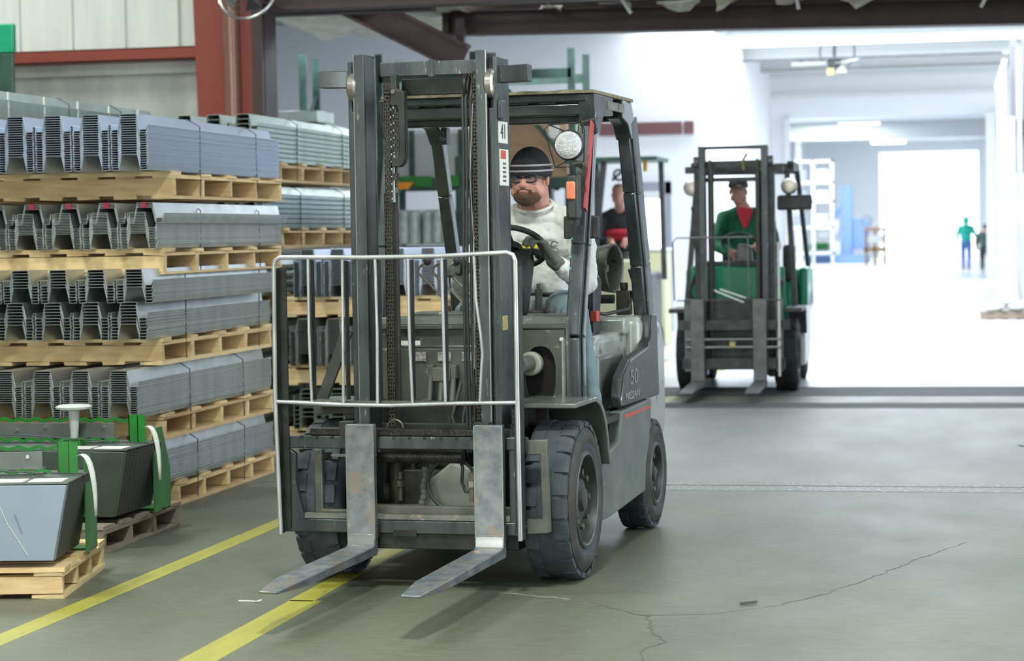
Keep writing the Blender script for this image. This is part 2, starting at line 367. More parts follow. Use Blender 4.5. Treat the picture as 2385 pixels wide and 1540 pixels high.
ob('floor_crack', ribbon(jag([(.30, -.45), (.45, -.5), (.62, -.58)], .03), .003), 'tape_mark', fl)
ob('floor_stain', ribbon(jag([(2.45, 5.9), (2.6, 5.7), (2.75, 5.78), (2.9, 5.6)], .05, .03), .035), 'crack', fl)
for (x, w, a, b) in ((-1.305, .105, -9, 16), (-.435, .135, -9, -.72), (-.455, .105, -.74, .9), (-.45, .1, .9, 14)):
    ob('lane_line', M().box((x-w/2, a, -.05), (x+w/2, b, .001)), 'floor_paint', fl, label='worn yellow painted lane line')
tag(ob('scrap', M().tube([(-.70, -.78, .004), (-.66, -.772, .003), (-.63, -.785, .004), (-.61, -.80, .008), (-.60, -.79, .012)], .003, 6), 'tape_white'), 'small pale curl of scrap between the two yellow lines', 'scrap')
tag(blob('plastic_scrap', [('e', (-1.60, 3.06, .02), (.10, .07, .02)), ('e', (-1.52, 3.16, .03), (.05, .08, .03)), ('e', (-1.64, 2.96, .02), (.06, .05, .02))], .012, 'bag_white', disp=.03, dscale=.04), 'crumpled white plastic scrap on the floor behind the left fork', 'scrap')
tag(ob('wood_sliver', M().beam((1.30, -.63, .006), (1.36, -.59, .008), .012, .008), 'crack', bevel=.001), 'small dark sliver lying on the open concrete right of the forks', 'scrap')
# walls: near bay (behind and beside the camera too), second bay, far hall
struct('wall_left', M().box((-16.2, -16, 0), (-16, 112, 7)), 'wall_panel')
struct('wall_back', M().box((-16, -16.2, 0), (8, -16, 7)), 'wall_panel')
struct('ceiling', M().box((-16, -16, 6.2), (8, 9.1, 6.4)), 'ceiling_grey')
# cross wall behind the deck stacks
cw = struct('wall_cross', M().box((-16, 9.45, 2.93), (-4.1, 9.6, 6.2)), 'wall_panel')
for i in range(24): ob('wall_rib', M().box((-4.2-i*.5, 9.42, 3.15), (-4.17-i*.5, 9.45, 6.2)), 'wall_panel', cw)
ob('lower_panel', M().box((-16, 9.50, 0), (-4.1, 9.58, 2.95)), 'wall_low', cw)
ob('girt', M().prism([(9.2, 3.03), (9.45, 3.03), (9.45, 3.14), (9.2, 3.14), (9.2, 3.13), (9.44, 3.13), (9.44, 3.04), (9.2, 3.04)], 'X', -8, -4.3).box((-8, 9.2, 3.03), (-4.3, 9.21, 3.14)), 'frame_red', cw, label='red steel girt across the wall')
t = struct('trim_1', M().prism([(-4.46, 4.2), (-4.14, 4.2), (-4.16, 0), (-4.36, 0)], 'Y', 9.18, 9.2).prism([(-4.46, 4.2), (-4.14, 4.2), (-4.16, 0), (-4.36, 0)], 'Y', 9.5, 9.52).box((-4.30, 9.2, 0), (-4.28, 9.5, 4.2)), 'frame_red')
t['label'] = 'red tapered steel column'; t.name = 'trim_1'
ob('downspout', M().cyl((-4.06, 9.12, 0), (-4.09, 9.12, 4.2), .075, 20), 'pipe_brown', t, smooth=40)
ob('flange', M().box((-4.02, 9.15, 0), (-3.80, 9.17, 4.2)).box((-3.93, 9.17, 0), (-3.91, 9.4, 4.2)), 'frame_red', t)
ob('side_flange', M().box((-3.895, 9.1, 0), (-3.80, 9.5, 4.2)), 'frame_brown', t)
# roof beams across the frame line
b1 = struct('trim_2', M().box((-3.9, 9.22, 3.42), (6, 9.46, 3.46)).box((-3.9, 9.33, 3.46), (6, 9.35, 3.8)).box((-3.9, 9.22, 3.8), (6, 9.46, 3.84)), 'frame_brown')
def ibeam(m, x0, x1, y, z0, z1, w=.2, tilt=0):
    for (a, b, yy0, yy1) in ((z0, z0+.015, y-w/2, y+w/2), (z1-.015, z1, y-w/2, y+w/2), (z0, z1, y-.01, y+.01)):
        m.add([(x0, yy0, a), (x1, yy0, a+tilt), (x1, yy1, a+tilt), (x0, yy1, a), (x0, yy0, b), (x1, yy0, b+tilt), (x1, yy1, b+tilt), (x0, yy1, b)],
              [(0, 3, 2, 1), (4, 5, 6, 7), (0, 1, 5, 4), (1, 2, 6, 5), (2, 3, 7, 6), (3, 0, 4, 7)])
    return m
b2 = struct('trim_3', ibeam(M(), -2.75, 6, 11.6, 3.37, 3.60, .24, -.14), 'frame_brown')
ob('end_plate', M().box((-2.78, 11.47, 3.3), (-2.72, 11.73, 3.62)), 'frame_brown', b2)
b4 = struct('trim_4', M().box((-4.1, 9.9, 3.45), (-2.5, 10.1, 3.70)), 'frame_brown')
kb = struct('trim_5', M().beam((-4.5, 11.2, 4.28), (-2.46, 11.2, 3.22), .16, .03, (0, 0, 1)).beam((-4.5, 11.2, 4.00), (-2.60, 11.2, 3.02), .22, .03, (0, 0, 1)).beam((-4.5, 11.2, 4.14), (-2.5, 11.2, 3.12), .02, .26), 'brace_brown')
kb['label'] = 'sloping brown steel brace'
ob('drop_post', M().box((-2.60, 11.25, 2.92), (-2.52, 11.35, 3.5)), 'frame_brown', kb)
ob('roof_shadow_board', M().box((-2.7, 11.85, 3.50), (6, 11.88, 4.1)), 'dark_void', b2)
sg = struct('trim_6', M().box((-2.6, 11.0, 3.60), (6, 11.06, 3.64)), 'white_metal')
for i, (x, z, dx) in enumerate(((-.92, 3.48, .14), (.62, 3.46, .04), (2.24, 3.42, -.12))):
    ob('hanger_rod', M().cyl((x-dx, 11.2, z+.22), (x, 11.2, z), .016, 8), 'white_metal', sg)
# roof liner of the second bay with ragged insulation hanging in tatters above the beam
def tatter(x0, x1, y, z, drop, seed):
    rnd = random.Random(seed); m = M(); n = max(6, int((x1-x0)/.05)); vs = []; fs = []
    for i in range(n+1):
        x = x0+(x1-x0)*i/n; q = noise.noise(Vector((x*3.1, seed, 0)))+.5*noise.noise(Vector((x*11, seed, 3)))
        d = drop*max(.05, .35+q)
        for j in range(5):
            t = j/4; vs.append((x, y+.06*math.sin(t*5+x*7)+.05*noise.noise(Vector((x*5, t*4, seed))), z-d*t))
        for j in range(4):
            if i: k = (i-1)*5+j; fs.append((k, k+5, k+6, k+1))
    m.add(vs, fs); return m
ins = struct('trim_7', tatter(-2.6, 6, 11.9, 3.80, .22, 3), 'insulation', smooth=60)
ins['label'] = 'torn roof insulation hanging in tatters'
for k in range(10): ob('insulation_tatter', tatter(-1.8+k*.55, -1.8+k*.55+.2+.1*(k % 3), 11.35+.02*(k % 2), 3.60, .13, 20+k), 'insulation', ins, smooth=60)
st = M()
for i in range(26):
    x0 = -4.05+1.6*i/25
lin = M(); vs = []; fs = []; NX, NY = 40, 14
for i in range(NX+1):
    for j in range(NY+1):
        x = -4.7+2.2*i/NX; y = 11+3*j/NY
        vs.append((x, y, 3.62+.09*noise.noise(Vector((x*2.6, y*1.6, 1)))+.05*noise.noise(Vector((x*7, y*4, 5)))-.02*(i/NX)))
        if i and j: a = (i-1)*(NY+1)+j-1; fs.append((a, a+NY+1, a+NY+2, a+1))
ob('sagging_liner', lin.add(vs, fs), 'insulation', ins, smooth=60)
# second bay: walls, roof, door opening wall
c2 = struct('ceiling_2', M().box((-16, 9.6, 4.70), (8, 35, 4.8)), 'roof_grey')
for i in range(26): ob('roof_rib', M().box((-12, 12+i*.9, 4.64), (6, 12.08+i*.9, 4.70)), 'ceiling_grey', c2)
for i in range(3): ob('purlin', M().box((-12, 27+i*3, 4.42), (6, 27.06+i*3, 4.64)).box((-12, 26.92+i*3, 4.42), (6, 27.14+i*3, 4.44)), 'white_metal', c2)
wf = struct('wall_far', M().box((-16, 35, 0), (-1.5, 35.2, 4.7)).box((-1.5, 35, 3.66), (2.55, 35.2, 4.7)).box((2.55, 35, 0), (8, 35.2, 4.7)), 'wall_white')
ob('header_track', M().box((-3.7, 34.8, 4.05), (2.6, 34.86, 4.10)).box((-3.7, 34.7, 4.42), (2.6, 34.76, 4.47)), 'white_metal', wf)
ob('roof_conduit', M().cyl((-6, 29.5, 4.40), (2.6, 29.5, 4.40), .02, 8).cyl((-.9, 31, 4.4), (-.9, 31, 4.66), .015, 6), 'dark_machine', c2)
ob('torn_edge', tatter(-3.65, 2.6, 34.6, 4.68, .12, 44), 'ceiling_grey', wf, smooth=60)
ob('door_jamb', M().box((2.33, 34.6, 0), (2.52, 35.0, 3.66)).box((-1.55, 34.85, 0), (-1.45, 35.0, 3.66)), 'white_paint', wf)
# white office block with a door
wo = struct('wall_office', M().box((-9, 23.5, 0), (-2.80, 23.7, 4.7)).box((-2.80, 23.5, 2.16), (-2.27, 23.7, 4.7)).box((-2.27, 23.5, 0), (-1.82, 23.7, 4.7)).box((-1.94, 23.7, 0), (-1.82, 35, 4.7)), 'wall_white')
ob('girt', M().box((-3.3, 23.40, 2.90), (-2.08, 23.50, 3.08)).box((-2.04, 23.40, 2.90), (-1.90, 23.50, 3.08)), 'girt_washed', wo, label='dark red steel band on the white wall')
d1 = struct('door_1', M().box((-2.83, 23.42, 0), (-2.76, 23.52, 2.2)).box((-2.33, 23.42, 0), (-2.25, 23.52, 2.2)).box((-2.83, 23.42, 2.02), (-2.25, 23.52, 2.2)), 'door_grey')
ob('door_panel', M().box((-2.76, 23.50, 0), (-2.33, 23.54, 2.02)), 'white_metal', d1)
ob('glass', M().box((-2.72, 23.485, .6), (-2.37, 23.50, 1.94)), 'window_white', d1, label='bright window pane in the door')
ob('closer', M().box((-2.70, 23.36, 2.00), (-2.42, 23.44, 2.06)), 'white_metal', d1)
# right hand wall with posts, pipe, hanging strips
wr = struct('wall_right', M().box((6, -16, 0), (6.2, 9.1, 6.2)).box((2.78, 27.6, 2.31), (6, 27.75, 4.7)).box((5.8, 9.1, 0), (6, 27.6, 4.7)), 'wall_low')
ob('grey_panel', M().box((2.70, 27.45, 2.32), (5.8, 27.58, 4.6)), 'panel_grey', wr)
ob('wall_band', M().box((2.72, 27.3, 2.90), (5.8, 27.6, 3.15)), 'frame_brown', wr)
mat('pale_timber', (.62, .55, .49), .6)
tp = struct('trim_8', M().box((2.66, 27.1, 0), (2.76, 27.3, 3.2)), 'white_metal')
ob('grey_post', M().box((2.79, 27.15, 0), (2.88, 27.3, 4.7)), 'wall_low', tp)
ob('timber_stud', M().box((2.575, 27.2, 0), (2.63, 27.28, 3.95)), 'pale_timber', tp)
ob('conduit', M().tube([(2.53, 27, 0), (2.53, 27, 3.4), (2.5, 27, 3.7), (2.55, 27, 3.85), (2.62, 27, 4.1)], .04, 10), 'white_metal', tp, smooth=60)
sc_ = thing('strip_curtain', 'clear plastic strip curtain hanging by the posts at the far right', 'curtain', (3.1, 28, 0))
for i in range(7): ob('strip', M().box((-.28+i*.1, -.02*(i % 2), .25), (-.19+i*.1, .004-.02*(i % 2), 2.36)), 'clear_strip', sc_)
ob('rail', M().box((-.3, -.05, 2.36), (.45, .05, 2.42)), 'white_metal', sc_)
# far hall
struct('ceiling_3', M().box((-16, 35.2, 6.0), (8, 110, 6.2)), 'ceiling_white')
wl3 = struct('wall_hall', M().box((5, 35.2, 0), (5.2, 110, 6)).box((-16, 110, 0), (-3, 110.3, 6)).box((-3, 110, 5.45), (2.1, 110.3, 6)).box((2.1, 110, 0), (5.2, 110.3, 6)), 'wall_white')
for i, y in enumerate((60, 85)): ob('roof_girder', M().box((-16, y, 5.2), (5, y+.12, 5.95)), 'ceiling_grey' if i else 'ceiling_white', wl3)
for i, y in enumerate((54, 72, 92)):
    ob('hall_column', M().box((-6.35+.2*i, y, 0), (-6.1+.2*i, y+.25, 6)), 'door_grey' if i == 0 else 'white_metal', wl3)
ob('ground_outside', M().box((-30, 110.3, -.2), (30, 160, -.02)), 'wall_white', fl)
for i, (x, y) in enumerate(((-2.35, 78), (-2.2, 88), (-2.05, 98), (-.9, 70))):
    o = thing('strip_light', '', 'light', (x, y, 5.5), 0, 'strip lights under the far hall ceiling')
    o['label'] = ['strip light nearest above the far hall floor', 'middle one of the three strip lights in the row above the far hall', 'farthest of the three strip lights in the row above the far hall', 'lone strip light near the door jamb of the far hall'][i]
    ob('housing', M().box((-.8, -.12, .03), (.8, .12, .12)), 'white_metal', o); ob('tube_lamp', M().box((-.76, -.09, -.01), (.76, .09, .03)), 'lamp_tube', o)
# ================================================================ pallets and deck bundles
def board(name, a, b, wood, parent, warp=.002, rnd=random):
    m = M(); m.box(a, b)
    m.v = [tuple(c+rnd.uniform(-warp, warp) for c in v) for v in m.v]
    return ob(name, m, wood, parent)
def pallet(label, x0, x1, y0, y1, z0, h=.145, woods=None, seed=1, group=None, warp=.0025, slats=5):
    rnd = random.Random(seed); W_ = woods or WOODS; w = lambda: rnd.choice(W_)
    t = thing('pallet', label, 'pallet', ((x0+x1)/2, (y0+y1)/2, z0), 0, group); cx, cy = (x0+x1)/2, (y0+y1)/2
    X0, X1, Y0, Y1 = x0-cx, x1-cx, y0-cy, y1-cy; tb = .018; zs = h-3*tb
    nb = slats+1
    for i in range(nb):                                        # bottom boards run away from the aisle end
        a = X0+(X1-X0-.13)*i/(nb-1); board('bottom_board', (a, Y0, 0), (a+.13, Y1, tb), w(), t, warp, rnd)
    for i in range(slats):
        a = Y0+(Y1-Y0-.04)*i/(slats-1); board('stringer', (X0+.003, a, tb), (X1-.003, a+.04, tb+zs), w(), t, warp, rnd)
    for i in range(nb):
        a = X0+(X1-X0-.12)*i/(nb-1); board('cross_board', (a, Y0, tb+zs), (a+.12, Y1, 2*tb+zs), w(), t, warp, rnd)
    k = 5
    for i in range(k):
        ww = .11+.05*rnd.random(); a = Y0-.004+(Y1-Y0-ww)*i/(k-1); board('top_board', (X0-.01*rnd.random(), a, 2*tb+zs), (X1+.012*rnd.random(), a+ww, h), w(), t, warp, rnd)
    return t
def profile(n, H=.083, per=.215, lip=.012):
    p = [(-.012, lip), (0, 0), (.038, 0), (.056, H), (.141, H), (.159, 0)]; u = .159
    for i in range(n-1):
        p += [(u+.038, 0), (u+.041, .026), (u+.049, .030), (u+.056, 0), (u+.094, 0), (u+.112, H), (u+.197, H), (u+.215, 0)]; u += per
    p += [(u+.04, 0), (u+.042, .04)]
    return p
def sheet_mesh(n, L, H=.083, t=.0034, lip=.03, flip=False):
    p = profile(n, H, lip=lip); k = len(p); off = []
    for i in range(k):
        a = Vector(p[max(i-1, 0)]); b = Vector(p[min(i+1, k-1)]); d = (b-a).normalized(); off.append(Vector((d.y, -d.x))*-1)
    top = [(u+o.x*t, z+o.y*t) for (u, z), o in zip(p, off)]
    lo = [(-u, z) for u, z in p]; hi = [(-u, z) for u, z in top]
    m = M(); ys = (0, L); vs = []
    for y in ys: vs += [(u, y, z) for u, z in lo]+[(u, y, z) for u, z in hi]
    q = 2*k; fs = []
    for i in range(k-1):
        fs += [(i, i+1, q+i+1, q+i), (k+i, q+k+i, q+k+i+1, k+i+1), (i, k+i, k+i+1, i+1), (q+i, q+i+1, q+k+i+1, q+k+i)]
    fs += [(0, q, q+k, k), (k-1, 2*k-1, q+2*k-1, q+k-1)]
    m.add(vs, fs); return m
_SM = {}
def bundle(label, x1, y0, y1, z0, layers, material, straps=(.35, .8), pz=None, seed=1, H=.083, per_n=5, lip=.028, group='strapped bundles of ribbed steel deck', strap_top=0):
    """layers: (count, pitch, x shift, z offset, red) of nested sheets"""
    rnd = random.Random(seed); t = thing('steel_deck_bundle', label, 'steel sheets', (x1, y0, z0), 0, group); L = y1-y0
    key = (per_n, round(L, 3), H, lip, material); me = _SM.get(key)
    if not me: me = _SM[key] = mesh('deck_sheet', sheet_mesh(per_n, L, H, lip=lip), material)
    z = 0; top = 0
    for (n, pitch, dx, dz, red) in layers:
        z += dz
        for i in range(n):
            o = bpy.data.objects.new('deck_sheet', me); COL.objects.link(o); o.parent = t
            o.location = (dx+rnd.uniform(-.0015, .0015), rnd.uniform(-.004, .006), z); top = z+H; z += pitch
            if red:
                pass
        if red:
            for j in range(per_n): ob('paint_mark', M().box((dx-.115-.215*j, -.006, z-n*pitch+H-.002), (dx-.085-.215*j, .0, z+H-pitch*.4)), 'red_mark', t, label='red paint mark across the sheet ends')
    W_ = .215*per_n+.03
    for s in straps:
        y = L*s; lo = -(pz if pz is not None else .14); lean = .02*rnd.uniform(-1, 1)
        m = M(); r = .0035
        m.tube([(.007, y+lean, lo), (.009, y, top-.035), (-.055, y-.01, top+.006), (-W_+.05, y-.01, top+.006), (-W_-.005, y, top-.04), (-W_-.005, y, lo), (.007, y+lean, lo)], r, 6)
        ob('strap', m, 'strap', t)
    return t
XE = -2.09
P1 = [('pale pallet at floor level carrying the front deck stack', 2.27, 3.975, 0, .137),
      ('pale pallet under the fourth bundle down in the front deck stack', 2.08, 3.985, .38, .14),
      ('pale pallet under the third bundle down in the front deck stack', 2.08, 3.97, .785, .142),
      ('pale pallet under the second bundle down in the front deck stack', 2.14, 4.20, 1.268, .142),
      ('weathered orange toned pallet under the top bundle of the front deck stack', 2.31, 4.24, 1.685, .145)]
for i, (l, a, b, z, h) in enumerate(P1): pallet(l, XE-1.22, XE, a, b, z, h, seed=i+3, warp=.004, group='pallets in the front deck stack')
bundle('bottom bundle of ribbed steel deck just above the floor pallet of the front stack', XE-.01, 2.02, 3.96, .14, [(14, .0115, 0, 0, 0)], 'galv', (.3, .72), seed=2)
bundle('fourth bundle down in the front stack, fine nested ribs above a sagging pallet', XE-.01, 1.72, 3.94, .525, [(15, .0118, 0, 0, 0)], 'galv', (.35, .76), seed=3)
bundle('third bundle down in the front stack, two offset layers of loose wide ribs', XE-.01, 1.88, 3.955, .93, [(8, .0165, 0, 0, 0), (7, .0155, .035, .065, 0)], 'galv', (.28, .9), seed=4)
bundle('second bundle down in the front stack, red marks on its top sheets', XE-.01, 2.04, 4.2, 1.413, [(14, .0085, 0, 0, 0), (4, .008, .042, .018, 1)], 'galv', (.32, .80), seed=5)
bundle('top bundle of the front stack, bright bluish side and tall nested ribs', XE-.01, 1.94, 4.19, 1.832, [(18, .0125, 0, 0, 0)], 'galv_lit_blue', (.36, .80), seed=6)
# low slung stack standing further into the aisle, seen through the load backrest
for i, (l, z, h) in enumerate((('floor pallet of the low deck stack behind the load backrest', 0, .13), ('pallet under the middle bundle of the low deck stack', .43, .14), ('pallet under the top bundle of the low deck stack', .905, .14))):
    pallet(l, -2.58, -1.36, 5.62, 8.6, z, h, seed=20+i, group='pallets in the low deck stack')
bundle('bottom bundle of the low stack, a few widely spaced ribs', -1.40, 5.55, 8.6, .13, [(7, .032, 0, 0, 0)], 'galv_green', (.3, .7), seed=11)
bundle('middle bundle of the low stack seen through the backrest bars', -1.40, 5.50, 8.6, .572, [(20, .0125, 0, 0, 0)], 'galv', (.3, .7), seed=12)
bundle('top bundle of the low stack, with its wide white upper face', -1.38, 5.55, 8.9, 1.045, [(20, .0128, 0, 0, 0)], 'galv_lit_blue', (.3, .7), seed=13)
# taller stack behind the front one
for i, (l, z, h) in enumerate((('pallet at floor level of the tall rear deck stack', 0, .14), ('third pallet up in the tall rear deck stack', .46, .14), ('middle pallet in the tall rear deck stack', .92, .14), ('wavy edged pallet low down in the tall rear deck stack', 1.385, .145), ('wavy edged pallet under the top bundle of the tall rear deck stack', 1.86, .145))):
    if i == 0: l = 'floor pallet of the tall rear deck stack'
    pallet(l, -3.92, -2.7, 6.14, 8.2, z, h, seed=30+i, warp=.007, group='pallets in the tall rear deck stack')
for i, (z, lay, l) in enumerate(((.14, [(4, .06, 0, 0, 0)], 'lowest bundle of the tall rear stack behind the low stack'), (.60, [(4, .06, 0, 0, 0)], 'second bundle up of the tall rear stack'), (1.06, [(4, .06, 0, 0, 0)], 'third bundle up of the tall rear stack'),
    (1.53, [(7, .036, 0, 0, 0)], 'greenish bundle with thick ribs between two pallets of the tall rear stack'), (2.005, [(8, .034, 0, 0, 0)], 'top greenish bundle of the tall rear stack with bold open ribs'))):
    bundle(l, -2.71, 5.7 if i < 4 else 5.62, 8.25, z, lay, 'galv_green', (.35, .8), seed=40+i, lip=.026, per_n=5)
# stack at the left behind the front one
for i, z in enumerate((0, .5, 1.0, 1.5, 1.85)):
    pallet(['floor pallet of the far left deck stack', 'second pallet of the far left deck stack', 'third pallet of the far left deck stack', 'fourth pallet of the far left deck stack', 'top pallet of the far left deck stack'][i], -4.62, -3.40, 3.0, 5.5, z, .14, seed=50+i, group='pallets in the far left deck stack')
    n = 22 if i == 4 else (9 if i == 3 else 16)
    b = bundle(['floor level bundle of the far left stack', 'second bundle up of the far left stack', 'third bundle up of the far left stack', 'short bundle near the top of the far left stack', 'top bundle of the far left stack, dark side and pale upper face'][i], -3.42, 2.7, 5.6, z+.14, [(n, .0135, 0, 0, 0)], 'galv_green', (.45, .75), seed=60+i)
    if i == 4:
        for k in range(5): ob('edge_band', M().box((.004, .4+k*.52, -.01), (.010, .42+k*.52, .36)), 'white_label', b)
# ---------------------------------------------------------------- galvanised trapezoid troughs in green racks, front left
def trough_set(name_label, pal_label, rack_label, ox, oy, px, py, pl_len, turn=0, s=1., woods=None, wheel=False, face='galv_bright'):
    """local axes: x right, y away, origin at the near right floor corner of the pallet"""
    pl = pallet(pal_label, px-1.2, px, py, py+pl_len, 0, .128, woods=woods, seed=int(abs(ox)*100), warp=.004, slats=4, group='pallets on the floor by the yellow line')
    t = thing('trough_stack', name_label, 'steel troughs', (ox, oy, .13), 0, 'nested galvanised troughs on floor pallets')
    n = 11; d0 = .045
    for i in range(n):
        y = i*d0; tp = M(); a = .0035
        poly = [(-1.05, .03), (-.035, .025), (.025, .335), (-1.13, .345)]; inn = [(-1.046, .034), (-.039, .029), (.039, .331), (-1.126, .341)]
        m = M()
        vs = [(x, y, z) for x, z in poly]+[(x, y+.043, z) for x, z in poly]
        m.add(vs, [(0, 1, 2, 3), (0, 4, 5, 1), (1, 5, 6, 2), (3, 2, 6, 7), (0, 3, 7, 4), (4, 7, 6, 5)])
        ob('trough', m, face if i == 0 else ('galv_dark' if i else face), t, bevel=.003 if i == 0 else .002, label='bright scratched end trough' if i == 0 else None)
    ob('top_flange', M().box((-1.13, .0, .340), (.03, .49, .346)), 'galv_dull', t)
    for k in range(2): ob('paper_label', M().box((-.30+.16*k, .03, .346), (-.16+.16*k, .15, .348)), 'white_label', t, label='white paper label lying on the top flange')
    if face == 'galv_bright':
        ob('scratch', M().tube([(-.27, -.003, .30), (-.22, -.003, .18), (-.14, -.003, .05)], .0016, 5), 'white_label', t)
        ob('scratch', M().tube([(-.19, -.003, .22), (-.16, -.003, .14)], .003, 5), 'galv_bright', t)
    r = thing('zigzag_rack', rack_label, 'rack', (ox, oy, .13), 0, 'bright green racks with saw tooth rails')
    def zig(y, z, x0, x1, h=.04, tooth=.013, w=.08):
        n_ = int((x1-x0)/w); top = []; bot = []
        for i in range(n_*2+1):
            x = x0+(x1-x0)*i/(n_*2); q = tooth*(i % 2); top.append((x, z+h+q)); bot.append((x, z+q))
        m = M(); m.prism(bot+top[::-1], 'Y', y, y+.006); return m
    ob('tooth_rail', zig(.20, .358, -1.15, -.08, .014), 'rack_green_bright', r); ob('tooth_rail', zig(.42, .435, -1.15, -.06, .016), 'rack_green_bright', r)
    ob('angle_bar', M().box((-1.15, .30, .375), (-.14, .306, .445)).box((-1.15, .30, .369), (-.14, .36, .375)), 'galv_dull', r, bevel=.001)
    ob('bundling_cable', M().tube([(-1.1, .10, .42), (-.5, .12, .40), (-.12, .20, .365), (.03, .30, .350), (.035, .30, .30)], .003, 6), 'strap', r)
    for k in range(6): ob('bolt', M().cyl((-.95+k*.15, .29, .41+.015*(k % 2)), (-.95+k*.15, .30, .41+.015*(k % 2)), .009, 6), 'bright_steel', r)
    ob('end_post', M().box((-.085, .34, .346), (-.080, .44, .48)).box((-.085, .34, .346), (-.0, .346, .48)).box((-.04, .34, .346), (-.036, .40, .48)), 'rack_green_bright', r)
    ob('end_plate', M().prism([(.40, .0), (.62, .0), (.62, .20), (.52, .41), (.40, .41)], 'X', .012, .018), 'rack_green_bright', r, label='bright green end plate')
    ob('base_channel', M().box((-1.15, .50, 0), (.018, .62, .006)), 'rack_green_bright', r)
    g = thing('tag_ribbon', '', 'tag', (ox+.0, oy+.36, .13)); g['label'] = 'long white tag curling off the green rack '+('nearest the camera' if not wheel else 'with the grey knob')
    vs = []; fs = []
    for i in range(9):
        q = i/8; c = Vector((-.0+.075*math.sin(q*1.6), -.03, .42+.03*math.sin(q*3)-.26*q*q)); w = .005+.006*math.sin(q*PI)
        vs += [tuple(c+Vector((-w, -.004, 0))), tuple(c+Vector((w, .004, .004)))]
        if i: fs.append((2*i-2, 2*i-1, 2*i+1, 2*i))
    o = ob('ribbon', M().add(vs, fs), 'tape_white', g, smooth=60); sd = o.modifiers.new('th', 'SOLIDIFY'); sd.thickness = .001
    if turn:
        R_ = Matrix.Rotation(turn, 4, 'Z'); pv = Vector((ox, oy, 0))
        for o_ in (pl, t, r, g): o_.location = pv+(R_ @ (o_.location-pv)); o_.rotation_euler = (0, 0, turn)
    return t
trough_set('nearest stack of bright galvanised troughs on a floor pallet', 'orange toned floor pallet nearest the camera at the left edge', 'bright green rack around the nearest troughs', -1.452, -.78, -1.450, -.78, .84, .19)
trough_set('second stack of galvanised troughs, green reflection tinted into its face', 'grey weathered floor pallet carrying the second trough stack', 'bright green rack around the second troughs', -1.745, .58, -1.78, .46, 1.0, woods=OLDW, wheel=True, face='galv_green_reflect')
k = thing('support_knob', 'pale grey round disc on a stem above the green rack', 'clamp', (-2.06, .80, -.09))
ob('disc', M().lathe([(.735, .0), (.735, .05), (.742, .085), (.752, .088), (.760, .07), (.762, .0)], axis='Z', n=28), 'ceiling_grey', k, smooth=50)
ob('stem', M().cyl((0, 0, .60), (0, 0, .74), .018, 12, .028), 'ceiling_grey', k, smooth=50)
ob('foot', M().box((-.05, -.05, .52), (.05, .05, .60)), 'rack_green_bright', k, bevel=.004)
# ================================================================ background furniture
def rack(label, x0, x1, y, ztop, beams, group=None, depth=.9, mat_='rack_green', posts=None):
    t = thing('pallet_rack', label, 'rack', (0, 0, 0), 0, group)
    for x in (posts or (x0, x1)):
        for yy in (y, y+depth):
            m = M(); m.box((x-.04, yy-.03, 0), (x+.04, yy+.0, ztop)); ob('upright', m, mat_, t)
        m = M()
        for i in range(int(ztop/.5)): m.beam((x, y, .1+i*.5), (x, y+depth, .55+i*.5), .02, .03)
        ob('lattice', m, mat_, t)
    for z in beams:
        for yy in (y-.03, y+depth): ob('rack_beam', M().box((x0, yy, z-.06), (x1, yy+.04, z+.04)), mat_, t)
    return t
rack('green pallet rack behind the driver holding cardboard boxes', -4.15, -2.03, 14.2, 3.43, (.9, 2.02, 3.18), group='green pallet racks', posts=(-4.15, -3.1, -2.03))
o = ob('diagonal_brace', M().beam((-2.75, 14.08, 3.05), (-2.05, 14.08, 2.2), .02, .05), 'rack_green'); o.parent = bpy.data.objects['pallet_rack']
for i, (x0, x1, z0, z1, lab) in enumerate(((-2.74, -2.10, 2.06, 2.80, 'large brown cardboard box with a white label on the rack above the driver'), (-3.05, -2.78, 2.06, 2.55, 'narrow cardboard box left of the large one on the rack'), (-2.95, -2.45, .94, 1.5, 'cardboard box on the lower shelf behind the driver'))):
    t = thing('cardboard_box', lab, 'box', ((x0+x1)/2, 14.6, z0), 0, 'cardboard boxes on the green rack')
    ob('carton', M().box((-(x1-x0)/2, -.35, 0), ((x1-x0)/2, .3, z1-z0)), 'cardboard', t, bevel=.008)
    ob('flap_seam', M().box((-(x1-x0)/2, -.354, (z1-z0)*.5), ((x1-x0)/2, -.350, (z1-z0)*.5+.012)), 'OLD' if False else 'cardboard', t)
    if i == 0: ob('paper_label', M().box((.12, -.356, .42), (.24, -.35, .56)), 'white_label', t)
for i, x in enumerate((-4.05, -3.68, -3.3)):
    for j, z in enumerate((.94, 1.36)):
        t = thing('glass_jar_pack', '', 'packs', (x+.15, 14.5, z), 0, 'shrink wrapped glass packs on the rack')
        t['label'] = 'shrink wrapped pack on the rack, %s, %s' % (['leftmost column', 'middle column', 'rightmost column'][i], ['lower row', 'upper row'][j])
        m = M(); m.box((-.17, -.3, 0), (.17, .3, .38)); ob('wrap', m, 'reel_glass', t, bevel=.03)
        for q in range(3): ob('roll', M().cyl((-.11+.11*q, -.31, .02), (-.11+.11*q, -.31, .36), .05, 12), 'reel_glass', t, smooth=40)
for i, x in enumerate((-3.95, -3.4)):
    t = thing('metal_bin', ['pale metal bin at the left of the upper rack shelf', 'pale metal bin at the right of the upper rack shelf'][i], 'bin', (x+.15, 14.5, 2.06), 0, 'pale bins on the upper rack shelf')
    ob('bin_body', M().box((-.24, -.3, 0), (.24, .3, .52)), 'ceiling_grey', t, bevel=.01); ob('bin_rim', M().box((-.25, -.31, .5), (.25, .31, .54)), 'galv', t); ob('post', M().box((-.03, -.33, 0), (.03, -.31, .54)), 'rack_green', t)
